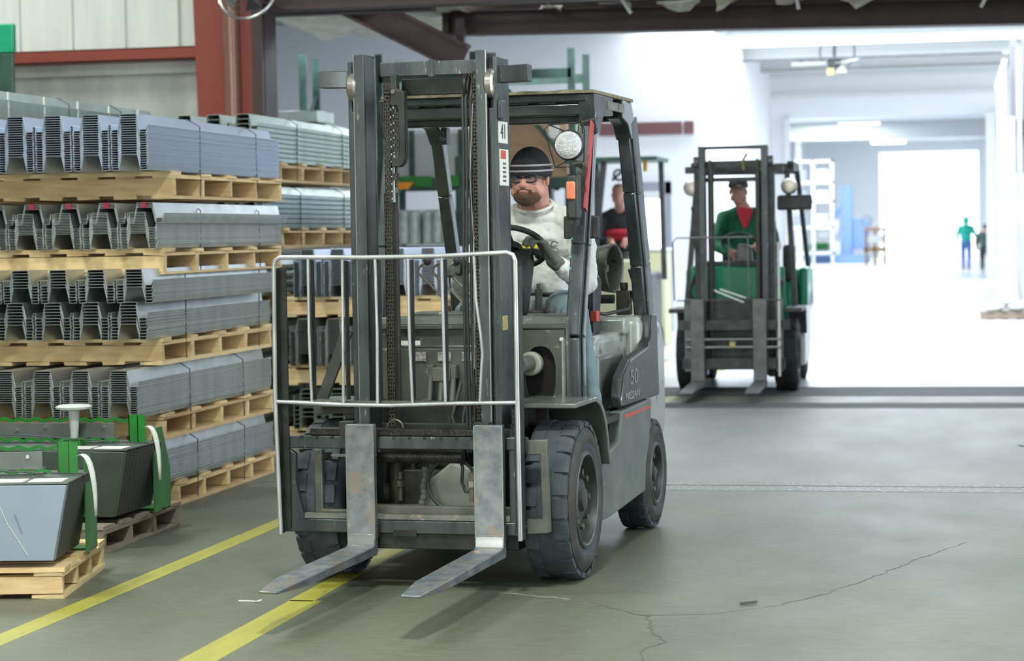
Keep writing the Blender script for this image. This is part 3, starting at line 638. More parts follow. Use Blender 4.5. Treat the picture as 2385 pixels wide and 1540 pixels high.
rk = rack('low green storage frame with orange beam ends behind the mast', -3.95, -2.9, 12.6, 2.25, (2.0,), group='green pallet racks', depth=.6)
ob('orange_arm', M().prism([(-3.62, 1.93), (-3.42, 1.93), (-3.36, 2.0), (-3.62, 2.0)], 'Y', 12.5, 12.56), 'orange_paint', rk)
ob('green_face', M().box((-3.70, 12.56, 1.95), (-3.18, 12.58, 2.06)).box((-3.04, 12.56, 1.95), (-2.9, 12.58, 2.06)), 'rack_green_bright', rk)
rack('tall green upright frame standing at the left of the second bay', -5.45, -4.95, 14.0, 3.44, (1.2,), group='green pallet racks', depth=.5)
rack('short green rack behind the cardboard boxes', -1.75, -1.2, 15.6, 3.0, (), group='green pallet racks', depth=.5) if False else None
# crate with timber posts and coils on it beyond the tall rear stack
t = thing('scrap_crate', 'crate of metal offcuts with an upright timber post', 'crate', (-4.7, 12.4, 0))
ob('crate_body', M().box((-.5, -.5, 0), (.65, .5, 2.35)), 'wall_low', t, bevel=.01); ob('timber_post', M().beam((-.02, -.52, 2.0), (0, -.52, 2.78), .04, .05, (0, 1, 0)), 'cardboard', t)
ob('metal_coil', M().lathe([(2.36, .15), (2.36, .3), (2.5, .3), (2.5, .15), (2.36, .15)], (.28, 0, 0), 'Z', 24), 'galv', t, smooth=40); ob('lid', M().box((-.3, -.45, 2.52), (.6, .3, 2.58)).box((.1, -.4, 2.6), (.5, .2, 2.72)), 'galv_green', t, bevel=.01)
# cream cabinet with a bag on it
t = thing('cream_cabinet', 'cream metal cabinet by the office door with papers on top', 'cabinet', (-2.05, 19.3, 0))
ob('cabinet_body', M().box((-.32, -.3, 0), (.32, .3, 1.22)), 'cream_metal', t, bevel=.01)
for i in range(2): ob('cabinet_door', M().box((-.31+.31*i, -.315, .05), (-.005+.31*i, -.3, 1.18)), 'cream_metal', t, bevel=.004)
ob('cabinet_top', M().box((-.34, -.32, 1.22), (.34, .32, 1.25)), 'white_metal', t, bevel=.004)
tag(blob('bag', [('e', (-2.1, 19.3, 1.29), (.2, .2, .05)), ('e', (-2.0, 19.2, 1.30), (.14, .12, .05))], .02, 'bag_white'), 'white paper heap lying on the cream cabinet', 'paper')
tag(ob('knit_dome', M().lathe([(1.33, .08), (1.37, .075), (1.40, .05), (1.41, 0)], (-2.07, 19.25, 0), 'Z', 16), 'rack_green', smooth=50), 'dark green dome on the white heap on the cabinet', 'hat')
# ceiling fan with wire guard
t = thing('ceiling_fan', 'ceiling fan with pale blades above the far doorway', 'fan', (-.25, 30, 4.34))
ob('motor', M().lathe([(-.08, 0), (-.08, .08), (-.02, .13), (.05, .13), (.10, .06), (.10, 0)], axis='Z', n=20), 'dark_machine', t, smooth=40)
ob('down_rod', M().cyl((0, 0, .1), (0, 0, .36), .02, 10), 'dark_machine', t)
for k in range(3):
    a = PI+k*2*PI/3; ob('blade', M().add([(RZ(a) @ Vector(v)) for v in ((.12, -.06, -.01), (.74, -.09, -.02), (.74, .09, .02), (.12, .06, .01), (.12, -.06, .0), (.74, -.09, -.01), (.74, .09, .03), (.12, .06, .02))], [(0, 3, 2, 1), (4, 5, 6, 7), (0, 1, 5, 4), (1, 2, 6, 5), (2, 3, 7, 6), (3, 0, 4, 7)]), 'white_paint', t)
ob('lamp_box', M().box((-.13, -.09, -.2), (.0, .05, -.08)), 'box_yellow', t, bevel=.01); ob('shade', M().lathe([(-.16, .11), (-.06, .05), (-.02, .02)], (.12, 0, 0), 'Z', 16), 'white_paint', t, smooth=40)
ob('cable_loop', M().torus((.05, 0, .2), .3, .012, RX(PI/2), 30, 6, a0=-.9, a1=PI+.5), 'dark_machine', t)
# wall fan, top left on the column
t = thing('wall_fan', 'chrome ringed wall fan high on the red column', 'fan', (-3.62, 8.2, 3.46))
q = RX(1.15)
for rr in (.235, .20, .15, .10, .05): ob('guard_ring', M().torus((0, 0, -.03 if rr < .23 else 0), rr, .012 if rr > .22 else .004, q, 36, 6), 'bright_steel' if rr > .22 else 'dark_machine', t, smooth=60)
ob('hub', M().ell((0, 0, 0), .05), 'dark_machine', t, smooth=60)
m = M()
for k in range(18): a = k*2*PI/18; m.tube([q @ Vector((.04*math.cos(a), .04*math.sin(a), -.03)), q @ Vector((.235*math.cos(a+.2), .235*math.sin(a+.2), 0))], .003, 5)
ob('guard_wires', m, 'dark_machine', t)
for k in range(4):
    a = k*PI/2+.4; ob('blade', M().add([q @ Vector(v) for v in ((.04*math.cos(a), .04*math.sin(a), .01), (.19*math.cos(a-.3), .19*math.sin(a-.3), .03), (.19*math.cos(a+.4), .19*math.sin(a+.4), -.01))], [(0, 1, 2)]), 'galv_dark', t)
ob('wall_arm', M().tube([(0, .02, 0), (0, .5, .1), (-.3, .98, .1)], .025, 8), 'dark_machine', t)
# green hanging panel at the left edge
t = thing('green_cabinet', 'green painted steel cabinet high at the left edge', 'cabinet', (-4.955, 6.6, 0))
ob('upper_panel', M().box((-.6, 0, 2.9), (.0, .06, 3.12)), 'green_paint', t, bevel=.01); ob('lower_panel', M().box((-.6, .01, 0), (-.01, .05, 2.9)), 'rack_green', t, bevel=.01)
# far hall machines
t = thing('blue_machine', 'tall blue machine standing in the bright far hall', 'machine', (-3.7, 88, 0))
ob('base_skid', M().box((-1.4, -1, 0), (1.2, 1, .35)), 'blue_paint', t, bevel=.02); ob('tower', M().box((.0, -.4, .35), (.5, .6, 3.3)), 'blue_paint', t, bevel=.02); ob('tower_side', M().box((.5, -.2, .6), (1.2, .6, 1.9)), 'blue_paint', t, bevel=.02)
ob('bed', M().box((-1.4, -.6, .35), (.0, .6, .9)), 'white_metal', t, bevel=.02); ob('green_box', M().box((-1.3, -.8, .6), (-.5, -.6, .9)), 'rack_green_bright', t, bevel=.02); ob('head', M().lathe([(-.4, 0), (-.4, .35), (.4, .35), (.4, 0)], (-.5, 0, 1.5), 'X', 16), 'white_metal', t)
ob('arm', M().beam((-.5, 0, 1.8), (.1, 0, 2.4), .2, .25), 'blue_paint', t)
t = thing('storage_shelving', 'white shelving with small boxes left of the blue machine', 'shelving', (-5.2, 86, 0))
for x in (-1.4, -.5, .4, 1.2): ob('shelf_post', M().box((x, 0, 0), (x+.1, .8, 4.4)), 'white_metal', t)
for z in (.4, 1.5, 2.6, 3.4, 4.3): ob('shelf', M().box((-1.4, 0, z), (1.3, .8, z+.1)), 'white_metal', t)
for i in range(9): ob('stored_box', M().box((-1.2+(i % 3)*.9, .1, [1.6, 2.7, 3.5][i//3]), (-.75+(i % 3)*.9, .7, [2.1, 3.1, 4.0][i//3]), ), ['rack_green', 'door_grey', 'reel_glass'][i % 3], t)
ob('yellow_guard', M().box((-.9, -1.2, 0), (-.75, -1.1, 1.6)), 'box_yellow', t)
t = thing('workbench', 'beige wooden workbench beside the blue machine', 'table', (-1.95, 80, 0))
ob('bench_top', M().box((-.35, -.4, 1.38), (.5, .4, 1.5)), 'cardboard', t, bevel=.02)
for x in (-.33, .02, .40): ob('leg', M().box((x, -.35, 0), (x+.09, .35, 1.38)), 'cardboard', t)
ob('lower_shelf', M().box((-.33, -.35, .55), (.45, .35, .72)), 'cardboard', t); ob('back_frame', M().torus((-.25, 0, 1.75), .2, .03, RX(PI/2), 16, 6), 'door_grey', t)
ob('drawer', M().box((-.2, -.42, .9), (.4, -.36, 1.2)), 'white_metal', t)
# pallet with white bags at the right edge
pallet('dark pallet with white bags by the strip curtain', 2.2, 3.4, 26.4, 27.0, 0, .12, woods=OLDW, seed=77, warp=.004)
for i, (x, z, r) in enumerate(((2.42, .19, .17), (2.78, .20, .19), (3.12, .19, .17), (2.62, .30, .15))):
    tag(blob('white_bag', [('e', (x, 26.65, z), (r, .2, .08)), ('e', (x+.08, 26.6, z+.02), (r*.6, .15, .07))], .02, 'bag_white', disp=.02, dscale=.1), ['white bag at the left end of the dark pallet', 'white bag in the middle of the dark pallet', 'white bag at the right end of the dark pallet', 'white bag lying on top of the other bags'][i], 'bag', 'white bags on the dark pallet')
# ================================================================ the main forklift (local axes: x right in the picture, y to its rear)
FL = thing('forklift', 'worn dark grey forklift in front with raised load backrest and bare forks', 'forklift', (0, 0, 0), -math.radians(3.4))
def part(name, m, material, parent=None, **k): return ob(name, m, material, parent or FL, **k)
def wheel(name, x_out, w, y, R, side, lugs, rim_r, tm='tyre', sm='tyre_side', rm='rim_grey', root=None, label=None):
    """side +1: outer face towards +x; geometry built about the axle"""
    s = side; e = bpy.data.objects.new(name, None); COL.objects.link(e); e.parent = root or FL; e.location = (x_out, y, R); e.empty_display_size = .1
    if label: e['label'] = label
    R0 = R-.005
    prof = [(-.015*s, rim_r), (0, rim_r+.03), (-.004*s, R0-.05), (-.025*s, R0-.012), (-.05*s, R0), (-(w-.05)*s, R0), (-(w-.02)*s, R0-.02), (-w*s, R0-.06), (-w*s, rim_r+.02), (-(w-.02)*s, rim_r), (-.015*s, rim_r)]
    ob('tyre', M().lathe(prof, axis='X', n=56), tm, e, smooth=35)
    ob('sidewall', M().lathe([(-.001*s, rim_r+.028), (.004*s, rim_r+.05), (.003*s, (rim_r+R0)/2), (.001*s, R0-.05), (-.012*s, R0-.028)], axis='X', n=56), sm, e, smooth=40)
    m = M()
    for i in range(lugs):
        for (h, off) in ((0, 0), (1, .5)):
            a = 2*PI*(i+off)/lugs; da = PI/lugs*.80
            xa, xb = (-.012*s, -w*.34*s) if not h else (-w*.66*s, -(w-.012)*s)
            r0, r1 = R0-.02, R+.0005; sh = .006
            vs = []
            for x, rr in ((xa, r1-sh*(1 if not h else 0)), (xb, r1-sh*(h)), ):
                for ang in (a-da, a+da): vs += [(x, r0*math.cos(ang), r0*math.sin(ang)), (x, rr*math.cos(ang), rr*math.sin(ang))]
            xm = (xa*.75+xb*.25) if not h else (xa*.25+xb*.75)
            vs += [(xm, r1*math.cos(a-da), r1*math.sin(a-da)), (xm, r1*math.cos(a+da), r1*math.sin(a+da))]
            # 0,1: a- near;2,3 a+ near;4,5 a- far;6,7 a+ far; 8,9 mid top
            m.add(vs, [(0, 1, 3, 2), (4, 6, 7, 5), (1, 8, 9, 3), (8, 5, 7, 9), (0, 4, 5, 8, 1), (2, 3, 9, 7, 6)])
    ob('tread_lugs', m, tm, e, kind='stuff')
    d = .05
    rimp = [(-.012*s, rim_r+.004), (-.002*s, rim_r-.004), (-.004*s, rim_r-.018), (-.03*s, rim_r-.024), (-(d+.02)*s, rim_r*.80), (-(d+.02)*s, rim_r*.45), (-.03*s, rim_r*.42), (-.03*s, 0)]
    ob('rim', M().lathe(rimp, axis='X', n=40), rm, e, smooth=30)
    ob('lock_ring', M().torus((-.006*s, 0, 0), rim_r-.012, .006, RY(PI/2), 40, 6), 'frame_steel', e, smooth=60)
    ob('hub', M().lathe([(-.05*s, rim_r*.46), (-.035*s, rim_r*.42), (-.030*s, rim_r*.26), (-.012*s, rim_r*.22), (-.010*s, 0)], axis='X', n=24), rm, e, smooth=30)
    for k in range(8 if rim_r > .16 else 5):
        a = 2*PI*k/(8 if rim_r > .16 else 5); r = rim_r*.56; c = (-.05*s, r*math.cos(a), r*math.sin(a))
        ob('lug_nut', M().cyl(c, (-.02*s, c[1], c[2]), .014, 6), 'frame_steel', e)
    return e
wheel('front_wheel', .60, .21, 0, .335, 1, 22, .205, label='large front wheel on the open aisle side')
wheel('front_wheel', -.615, .21, 0, .335, -1, 22, .205, label='large front wheel on the pallet side')
wheel('rear_wheel', .565, .17, 1.63, .27, 1, 20, .155, label='smaller rear wheel on the open aisle side')
wheel('rear_wheel', -.565, .17, 1.63, .27, -1, 20, .155, label='smaller rear wheel on the pallet side')
part('axle', M().cyl((-.5, 0, .335), (.5, 0, .335), .06, 16).box((-.2, -.1, .2), (.2, .12, .46)), 'mast_dark', bevel=.01)
part('rear_axle', M().box((-.42, 1.57, .2), (.42, 1.69, .33)), 'mast_dark', bevel=.01)
# ---- mast: outer and inner channels
MC = -.025
for s in (-1, 1):
    X_ = lambda v: MC+v*s
    def seg_(m, a, b, y0, y1, z0, z1):
        a, b = sorted((X_(a), X_(b))); return m.box((a, y0, z0), (b, y1, z1))
    m = seg_(seg_(seg_(M(), .306, .324, -.245, -.06, .14, 2.19), .286, .310, -.245, -.227, .14, 1.98), .286, .310, -.078, -.06, .14, 2.19); part('outer_rail', m, 'mast_paint', bevel=.003)
    m = seg_(seg_(seg_(M(), .242, .262, -.272, -.12, .16, 2.215), .242, .288, -.278, -.258, .16, 2.215), .242, .288, -.14, -.12, .16, 2.215); part('inner_rail', m, 'mast_paint', bevel=.003)
    part('rail_edge', seg_(M(), .2845, .2885, -.2795, -.270, .16, 2.215), 'bright_steel', label='worn bright edge along the inner rail')
    part('rail_groove', seg_(M(), .289, .296, -.2465, -.235, .16, 1.97), 'grease_black')
    part('mast_roller', M().lathe([(-.02, .0), (-.02, .050), (-.012, .062), (.012, .062), (.02, .050), (.02, 0)], (X_(.297), -.235, 2.08), 'X', 28), 'roller_steel', smooth=30)
    part('roller_pocket', seg_(M(), .290, .305, -.215, -.09, 1.98, 2.17), 'grease_black')
    part('carriage_roller', M().lathe([(-.02, .0), (-.02, .04), (.02, .04), (.02, 0)], (X_(.27), -.30, .55), 'X', 20), 'roller_steel', smooth=30)
    pl_ = [(X_(.318), -.13), (X_(.455), -.17), (X_(.455), -.24), (X_(.36), -.20), (X_(.318), -.20)]; part('mast_ear', M().prism(pl_[::s], 'Z', 2.085, 2.155), 'mast_paint', bevel=.003)
part('mast_crossbar', M().box((-.225, -.19, 2.125), (.225, -.165, 2.185)), 'mast_paint', bevel=.003)
part('mast_crossbar', M().box((-.16, -.10, 2.05), (.20, -.075, 2.12)), 'mast_dark', bevel=.003)
part('mast_crossbar', M().box((-.35, -.12, .56), (.35, -.06, .66)), 'mast_dark', bevel=.003)
part('mast_crossbar', M().box((-.35, -.2, .14), (.35, -.06, .24)), 'mast_paint', bevel=.004)
part('weld_band', M().box((-.012, -.193, 2.12), (.012, -.163, 2.19)), 'mast_paint')
part('mast_bracket', M().box((.299, -.25, 1.93), (.318, -.17, 2.01)), 'mast_paint', bevel=.006)
part('number_plate', M().box((.299, -.235, 1.835), (.3008, -.095, 1.925)), 'white_label', bevel=.0005, label='white plate reading 41')
text('number', '41', .088, (.3012, -.165, 1.88), (PI/2, 0, PI/2), 'label_print', FL)
lb2 = part('capacity_label', M().box((.299, -.225, 1.66), (.3008, -.09, 1.81)), 'white_label', label='tall white label below the number'); ob('label_red', M().box((.3008, -.21, 1.77), (.3014, -.13, 1.805)), 'label_red', lb2)
for i in range(5): ob('label_mark', M().box((.3008, -.18, 1.675+.018*i), (.3014, -.13, 1.684+.018*i)), 'frame_steel', lb2)
part('yellow_sticker', M().box((.299, -.22, 1.06), (.3006, -.14, 1.12)), 'yellow_label')
# lift cylinders
part('lift_cylinder', M().cyl((-.205, -.13, .2), (-.205, -.13, 1.64), .030, 18), 'mast_dark', smooth=40)
part('piston_rod', M().cyl((-.192, -.15, 1.6), (-.192, -.15, 2.06), .013, 12), 'bright_steel', smooth=40)
part('lift_cylinder', M().cyl((.19, -.13, .2), (.19, -.13, 1.9), .030, 18), 'mast_dark', smooth=40)
def chain_mesh(x, y, z0, z1, w=.030):
    m = M(); n = int((z1-z0)/.0155)
    for i in range(n):
        z = z0+i*.0155
        for k, dx in enumerate((-.012, -.004, .004, .012)):
            o_ = (i+k) % 2
            if o_: m.box((x+dx-.0016, y-.010, z-.006), (x+dx+.0016, y+.010, z+.0195))
        m.box((x-.0145, y-.0045, z-.0035), (x+.0145, y+.0045, z+.0035))
    return m
part('lift_chain', chain_mesh(-.184, -.225, .60, 2.10), 'chain', kind='stuff')
part('lift_chain', chain_mesh(.198, -.215, .60, 2.12), 'chain', kind='stuff')
part('chain_sheave', M().lathe([(-.016, .01), (-.016, .052), (.016, .052), (.016, .01)], (-.184, -.175, 2.075), 'X', 24), 'grease_black', smooth=30)
part('chain_sheave', M().lathe([(-.016, .01), (-.016, .052), (.016, .052), (.016, .01)], (.198, -.165, 2.09), 'X', 24), 'grease_black', smooth=30)
hk = part('hose_hook', M().prism([(-.168, 2.13), (-.140, 2.13), (-.138, 2.07), (-.105, 2.06), (-.104, 1.79), (-.112, 1.76), (-.130, 1.745), (-.168, 1.745), (-.168, 1.785), (-.140, 1.785), (-.134, 1.80), (-.134, 1.98), (-.140, 2.0), (-.168, 2.0)], 'Y', -.235, -.19), 'mast_dark', bevel=.004)
ob('pivot_bolt', M().cyl((-.152, -.245, 2.06), (-.152, -.235, 2.06), .010, 10), 'frame_steel', hk)
part('chain_anchor', M().cyl((-.155, -.21, 1.66), (-.155, -.21, 1.75), .006, 8).cyl((-.155, -.21, 1.69), (-.155, -.21, 1.72), .013, 6), 'chain')
part('hanging_chain', chain_mesh(-.150, -.215, 1.80, 2.0), 'chain', kind='stuff')
for i, (x, y) in enumerate(((.135, -.20), (.152, -.21), (.168, -.20))):
    part('mast_hose', M().tube([(x, y, .55), (x-.006, y, 1.2), (x+.004, y, 1.8), (x+.002, y, 2.02), (x+.006, y+.03, 2.11), (x+.01, y+.08, 2.09)], .0065, 8), 'hose', smooth=60)
part('hose_sheave', M().torus((.150, -.17, 2.075), .045, .010, RY(PI/2), 24, 8), 'grease_black', smooth=60)
part('thin_wire', M().tube([(.188, -.225, 2.0), (.172, -.226, 1.7), (.184, -.225, 1.4), (.176, -.225, .9)], .0022, 6), 'bar_steel')
# ---- carriage
part('carriage_plate', M().box((-.60, -.435, .583), (.42, -.40, .635)), 'mast_paint', bevel=.004, label='upper fork bar')
part('carriage_lip', M().box((-.48, -.43, .635), (.40, -.385, .668)), 'grease_black', bevel=.006)
m = M()
for i in range(14): m.box((-.52+i*.067, -.4385, .625), (-.508+i*.067, -.43, .637))
part('lip_notches', m, 'grease_black', kind='stuff')
part('lower_fork_bar', M().prism([(-.435, .235), (-.40, .235), (-.40, .288), (-.435, .288)], 'X', -.60, .40), 'mast_paint', bevel=.004)
part('lower_ledge', M().prism([(-.425, .290), (-.39, .290), (-.39, .312), (-.415, .312)], 'X', -.58, .40), 'frame_steel', bevel=.002)
part('under_bar', M().box((-.25, -.42, .17), (.30, -.36, .235)), 'mast_dark', bevel=.004)
part('bar_notch', M().box((-.12, -.44, .225), (-.02, -.43, .25)), 'mast_dark')
part('left_upright', M().prism([(-.605, .232), (-.53, .235), (-.512, .30), (-.53, .36), (-.548, .45), (-.545, .56), (-.605, .60)], 'Y', -.43, -.40), 'mast_paint', bevel=.004)
part('right_upright', M().box((.375, -.43, .232), (.42, -.40, .64)), 'mast_paint', bevel=.004)
# side shift frame of tan steel
part('shift_bracket', M().prism([(.42, .62), (.528, .625), (.535, .245), (.44, .238), (.44, .30), (.505, .30), (.50, .565), (.42, .56)], 'Y', -.41, -.37), 'frame_steel', bevel=.004)
part('bracket_block', M().box((.425, -.425, .575), (.452, -.40, .635)), 'mast_paint', bevel=.002)
for z in (.27, .59): part('bracket_bolt', M().cyl((.432, -.445, z), (.432, -.41, z), .011, 6), 'frame_steel')
part('shift_frame', M().prism([(-.49, .57), (-.455, .57), (-.455, .32), (-.32, .32), (-.32, .295), (-.49, .285)], 'Y', -.36, -.32), 'frame_steel', bevel=.004)
part('shift_frame_bar', M().box((-.32, -.36, .30), (.36, -.32, .34)), 'frame_steel', bevel=.003)
part('shift_cylinder', M().cyl((-.20, -.37, .548), (.165, -.37, .548), .028, 18), 'grease_black', smooth=40)
part('cylinder_rod', M().cyl((-.44, -.37, .548), (-.20, -.37, .548), .007, 10), 'bright_steel')
part('rod_nut', M().cyl((-.44, -.37, .548), (-.41, -.37, .548), .015, 6), 'grease_black')
part('boot_spring', M().torus((-.14, -.33, .66), .035, .004, RX(PI/2), 14, 6, a0=0, a1=PI), 'frame_steel')
# grille panel and lower parts seen between the forks
part('lower_bulkhead', M().prism([(-.28, .16), (.26, .16), (.27, .32), (.20, .48), (.07, .51), (-.02, .44), (-.06, .33), (-.28, .33)], 'Y', -.24, -.20), 'bulkhead_paint', bevel=.012)
part('bulkhead_back', M().box((-.40, .10, .2), (.40, .14, .74)), 'mast_dark')
part('hose_loop', M().torus((.10, -.32, .43), .105, .0075, RX(PI/2), 30, 8, a0=.3, a1=5.1), 'hose', smooth=60)
part('hose_loop_tail', M().tube([(.135, -.32, .53), (.15, -.33, .50), (.145, -.33, .44), (.16, -.33, .40), (.215, -.33, .40)], .007, 8), 'hose', smooth=60)
part('corrugated_hose', M().tube([(-.05, -.30, .20)]+[(-.05+.003*math.sin(i)+.03*i/24, -.30, .22+.0115*i) for i in range(25)], .014, 10, rr=[.013]+[.0135+.002*(i % 2) for i in range(25)]), 'hose_grey')
for x in (-.12, .19):
    m = M().cyl((x, -.34, .36), (x, -.34, .42), .012, 8).cyl((x, -.34, .42), (x, -.34, .445), .018, 6).cyl((x, -.34, .45), (x, -.34, .48), .014, 8)
    part('hydraulic_fitting', m, 'chain' if x < 0 else 'roller_steel')
part('tilt_brace', M().beam((-.50, .12, 1.05), (-.60, .02, .72), .02, .05, (1, 0, 0)), 'mast_dark', bevel=.003)
part('step_bracket', M().box((-.62, .0, .69), (-.38, .25, .72)), 'frame_steel', bevel=.003)
# ---- forks
for i, x in enumerate((-.2375, .309)):
    lab = 'fork on the pallet side' if i == 0 else 'fork on the open aisle side'
    w = .060; m = M()
    yz = [(-.465, .69), (-.465, .165), (-.475, .15), (-.50, .150), (-1.30, .150), (-1.535, .158), (-1.55, .163), (-1.545, .170), (-1.3, .182), (-.530, .190), (-.512, .196), (-.503, .215), (-.500, .69)]
    f = M().prism(yz, 'X', x-w, x+w)
    # taper the tip
    vs = []
    for v in f.v:
        q = max(0, (-1.28-v[1])/.27); vs.append((x+(v[0]-x)*(1-.42*q*q), v[1], v[2]))
    f.v = vs
    fo = part('fork', f, 'fork_steel', bevel=.004, label=lab)
    for e_ in (x-w+.0015, x+w-.0015): ob('worn_edge', M().box((e_-.0025, -.5035, .215), (e_+.0025, -.498, .688)), 'bright_steel', fo)
    ob('heel_shine', M().prism([(-.504, .192), (-.5135, .192), (-.5135, .2), (-.504, .24)], 'X', x-w+.002, x+w-.002), 'bright_steel', fo, bevel=.002)
    ob('fork_hook', M().box((x-w, -.465, .58), (x+w, -.43, .66)), 'mast_dark', fo, bevel=.003); ob('fork_hook', M().box((x-w, -.465, .22), (x+w, -.43, .28)), 'mast_dark', fo, bevel=.003)
part('orange_mark', M().prism([(.27, -.585), (.295, -.585), (.29, -.60), (.275, -.60)], 'Z', .1895, .1905), 'orange_paint')
# ---- load backrest
bk = part('load_backrest', M().tube([(-.590, -.5, .232), (-.603, -.5, .775), (-.597, -.5, 1.34), (-.590, -.5, 1.365), (-.568, -.5, 1.378), (-.2, -.5, 1.372), (.12, -.5, 1.374), (.40, -.5, 1.385), (.425, -.5, 1.375), (.434, -.5, 1.352), (.434, -.5, .775), (.437, -.5, .225)], .0095, 8), 'bar_steel', smooth=60, label='welded load backrest grille of bent steel bars')
ob('side_flat', M().box((-.598, -.495, .232), (-.592, -.445, 1.33)), 'mast_dark', bk); ob('side_flat', M().box((.440, -.495, .225), (.446, -.445, 1.33)), 'mast_dark', bk)
ob('side_angle', M().box((-.594, -.45, .25), (-.565, -.44, 1.335)), 'mast_dark', bk); ob('side_angle', M().box((.405, -.45, .25), (.446, -.44, 1.335)), 'mast_dark', bk)
ob('mid_rail', M().tube([(-.600, -.5, .782), (-.3, -.5, .770), (-.1, -.5, .768), (.2, -.5, .778), (.436, -.5, .782)], .008, 8), 'bar_steel', bk, smooth=60)
ob('mid_rail_rear', M().beam((-.59, -.46, .778), (.43, -.46, .778), .012, .012), 'frame_steel', bk)
for i, (xt, xb) in enumerate(((-.447, -.442), (-.298, -.305), (-.157, -.158), (-.016, -.008), (.126, .132))):
    ob('grille_bar', M().tube([(xt, -.5, 1.37), ((xt+xb)/2+.004*(i % 3-1), -.5, 1.07), (xb, -.5, .775)], .0065, 8), 'bar_steel', bk, smooth=60)
    ob('bar_fin', M().box((xt+.004, -.495, .79), (xt+.010, -.455, 1.36)), 'mast_dark', bk)
ob('grille_bar', M().tube([(.262, -.5, 1.375), (.268, -.5, 1.2), (.285, -.5, 1.06), (.292, -.5, .98), (.285, -.5, .90), (.277, -.5, .78)], .0065, 8), 'bar_steel', bk, smooth=60, label='bowed bar')
for x in (-.3, .28): ob('mount_block', M().box((x-.03, -.49, .64), (x+.03, -.44, .70)), 'mast_dark', bk, bevel=.003)
# ---- cowl, dash and front body
part('front_cowl', M().prism([(-.44, .74), (.445, .74), (.445, 1.09), (.30, 1.10), (-.30, 1.10), (-.44, 1.07)], 'Y', .30, .36), 'cowl_paint', bevel=.008)
part('cowl_top', M().prism([(.28, 1.06), (.30, 1.098), (.60, 1.085), (.62, 1.05)], 'X', -.42, .44), 'cowl_paint', bevel=.008)
part('cowl_ledge', M().box((-.44, .27, 1.045), (.445, .31, 1.062)), 'cowl_paint', bevel=.002)
part('cowl_seam', M().box((-.30, .296, .965), (.22, .301, .972)), 'bright_steel')
part('cowl_lower', M().box((-.40, .26, .60), (.22, .30, .96)), 'cowl_paint', bevel=.006)
part('white_decal', M().box((-.335, .252, .975), (-.21, .256, .995)), 'white_label')
for (a, b) in ((-.245, -.185), (-.13, -.07), (-.02, .03)): part('worn_decal', M().box((a, .252, .905), (b, .256, .945)), 'worn_label')
part('valve_block', M().box((-.135, .18, .82), (-.055, .25, .88)).box((-.16, .19, .83), (-.135, .24, .89)).box((-.055, .19, .83), (-.03, .24, .89)), 'frame_steel', bevel=.003)
for (x0, x1) in ((-.148, -.175), (-.098, -.09), (-.045, -.01)):
    part('hydraulic_hose', M().tube([(x0, .2, .83), (x0+.002, .17, .74), ((x0+x1)/2, .1, .62), (x1, 0, .5), (x1+.02, -.05, .42)], .0125, 8), 'hose_grey', smooth=60)
for k in range(5): part('crossing_hose', M().tube([(.02+.04*k, .1, .82), (.0+.05*k, .02, .68), (.08-.02*k, -.04, .5)], .009, 8), 'hose', smooth=60)
part('bulkhead_hole', M().cyl((-.30, .255, .70), (-.30, .262, .70), .014, 12).cyl((-.265, .255, .70), (-.265, .262, .70), .012, 12), 'grease_black')
# side cowl plate with the oval opening
def oval(cx, cz, rx, rz, n=24, p=2.6):
    out = []
    for i in range(n):
        a = 2*PI*i/n; c, s_ = math.cos(a), math.sin(a)
        out.append((cx+rx*math.copysign(abs(c)**(2/p), c), cz+rz*math.copysign(abs(s_)**(2/p), s_)))
    return out
ov = oval(.338, .845, .068, .125)
m = M(); out = [(.225, .73), (.43, .73), (.445, 1.04), (.225, 1.04)]
n = len(ov); ring = []
for i in range(n):
    a = 2*PI*i/n; c, s_ = math.cos(a), math.sin(a); k = 1/max(abs(c), abs(s_)); ring.append((.335+.11*c*k if True else 0, .885+.155*s_*k))
vs = [(u, .245, v) for u, v in ov]+[(u, .245, v) for u, v in ring]+[(u, .255, v) for u, v in ov]+[(u, .255, v) for u, v in ring]
fs = []
for i in range(n):
    j = (i+1) % n; fs += [(i, j, n+j, n+i), (2*n+i, 3*n+i, 3*n+j, 2*n+j), (i, 2*n+i, 2*n+j, j), (n+i, n+j, 3*n+j, 3*n+i)]
part('side_plate', m.add(vs, fs), 'cowl_paint')
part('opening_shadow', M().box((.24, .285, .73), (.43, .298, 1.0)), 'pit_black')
part('cylinder_end', M().lathe([(-.02, 0), (-.02, .045), (-.012, .052), (.03, .052)], (.300, .215, .895), 'Y', 28), 'bulkhead_paint', smooth=35)
part('tilt_cylinder', M().cyl((.305, .26, .90), (.285, .08, .895), .034, 20).cyl((.285, .10, .895), (.262, -.04, .89), .020, 14).ell((.258, -.05, .89), .03), 'frame_steel', smooth=40)
part('tilt_bracket', M().box((.24, .2, .93), (.262, .26, 1.0)), 'frame_steel', bevel=.002)
part('plate_edge', M().box((.440, .22, .74), (.446, .26, 1.0)), 'roller_steel')
for (x, z) in ((.435, 1.0), (.40, .745), (.245, .95)): part('plate_bolt', M().cyl((x, .235, z), (x, .246, z), .009, 6), 'white_label')
part('fender_top', M().prism([(-.20, .735), (.18, .735), (.25, .715), (.31, .675), (.355, .62), (.385, .56), (.40, .50), (.425, .44), (.445, .44), (.425, .51), (.41, .57), (.38, .635), (.335, .69), (.27, .735), (.19, .755), (-.20, .755)], 'X', .36, .60), 'body_paint', bevel=.004)
part('fender_shelf', M().prism([(-.06, .735), (.38, .735), (.38, .752), (-.06, .752)], 'X', .21, .45), 'cowl_paint', bevel=.003)
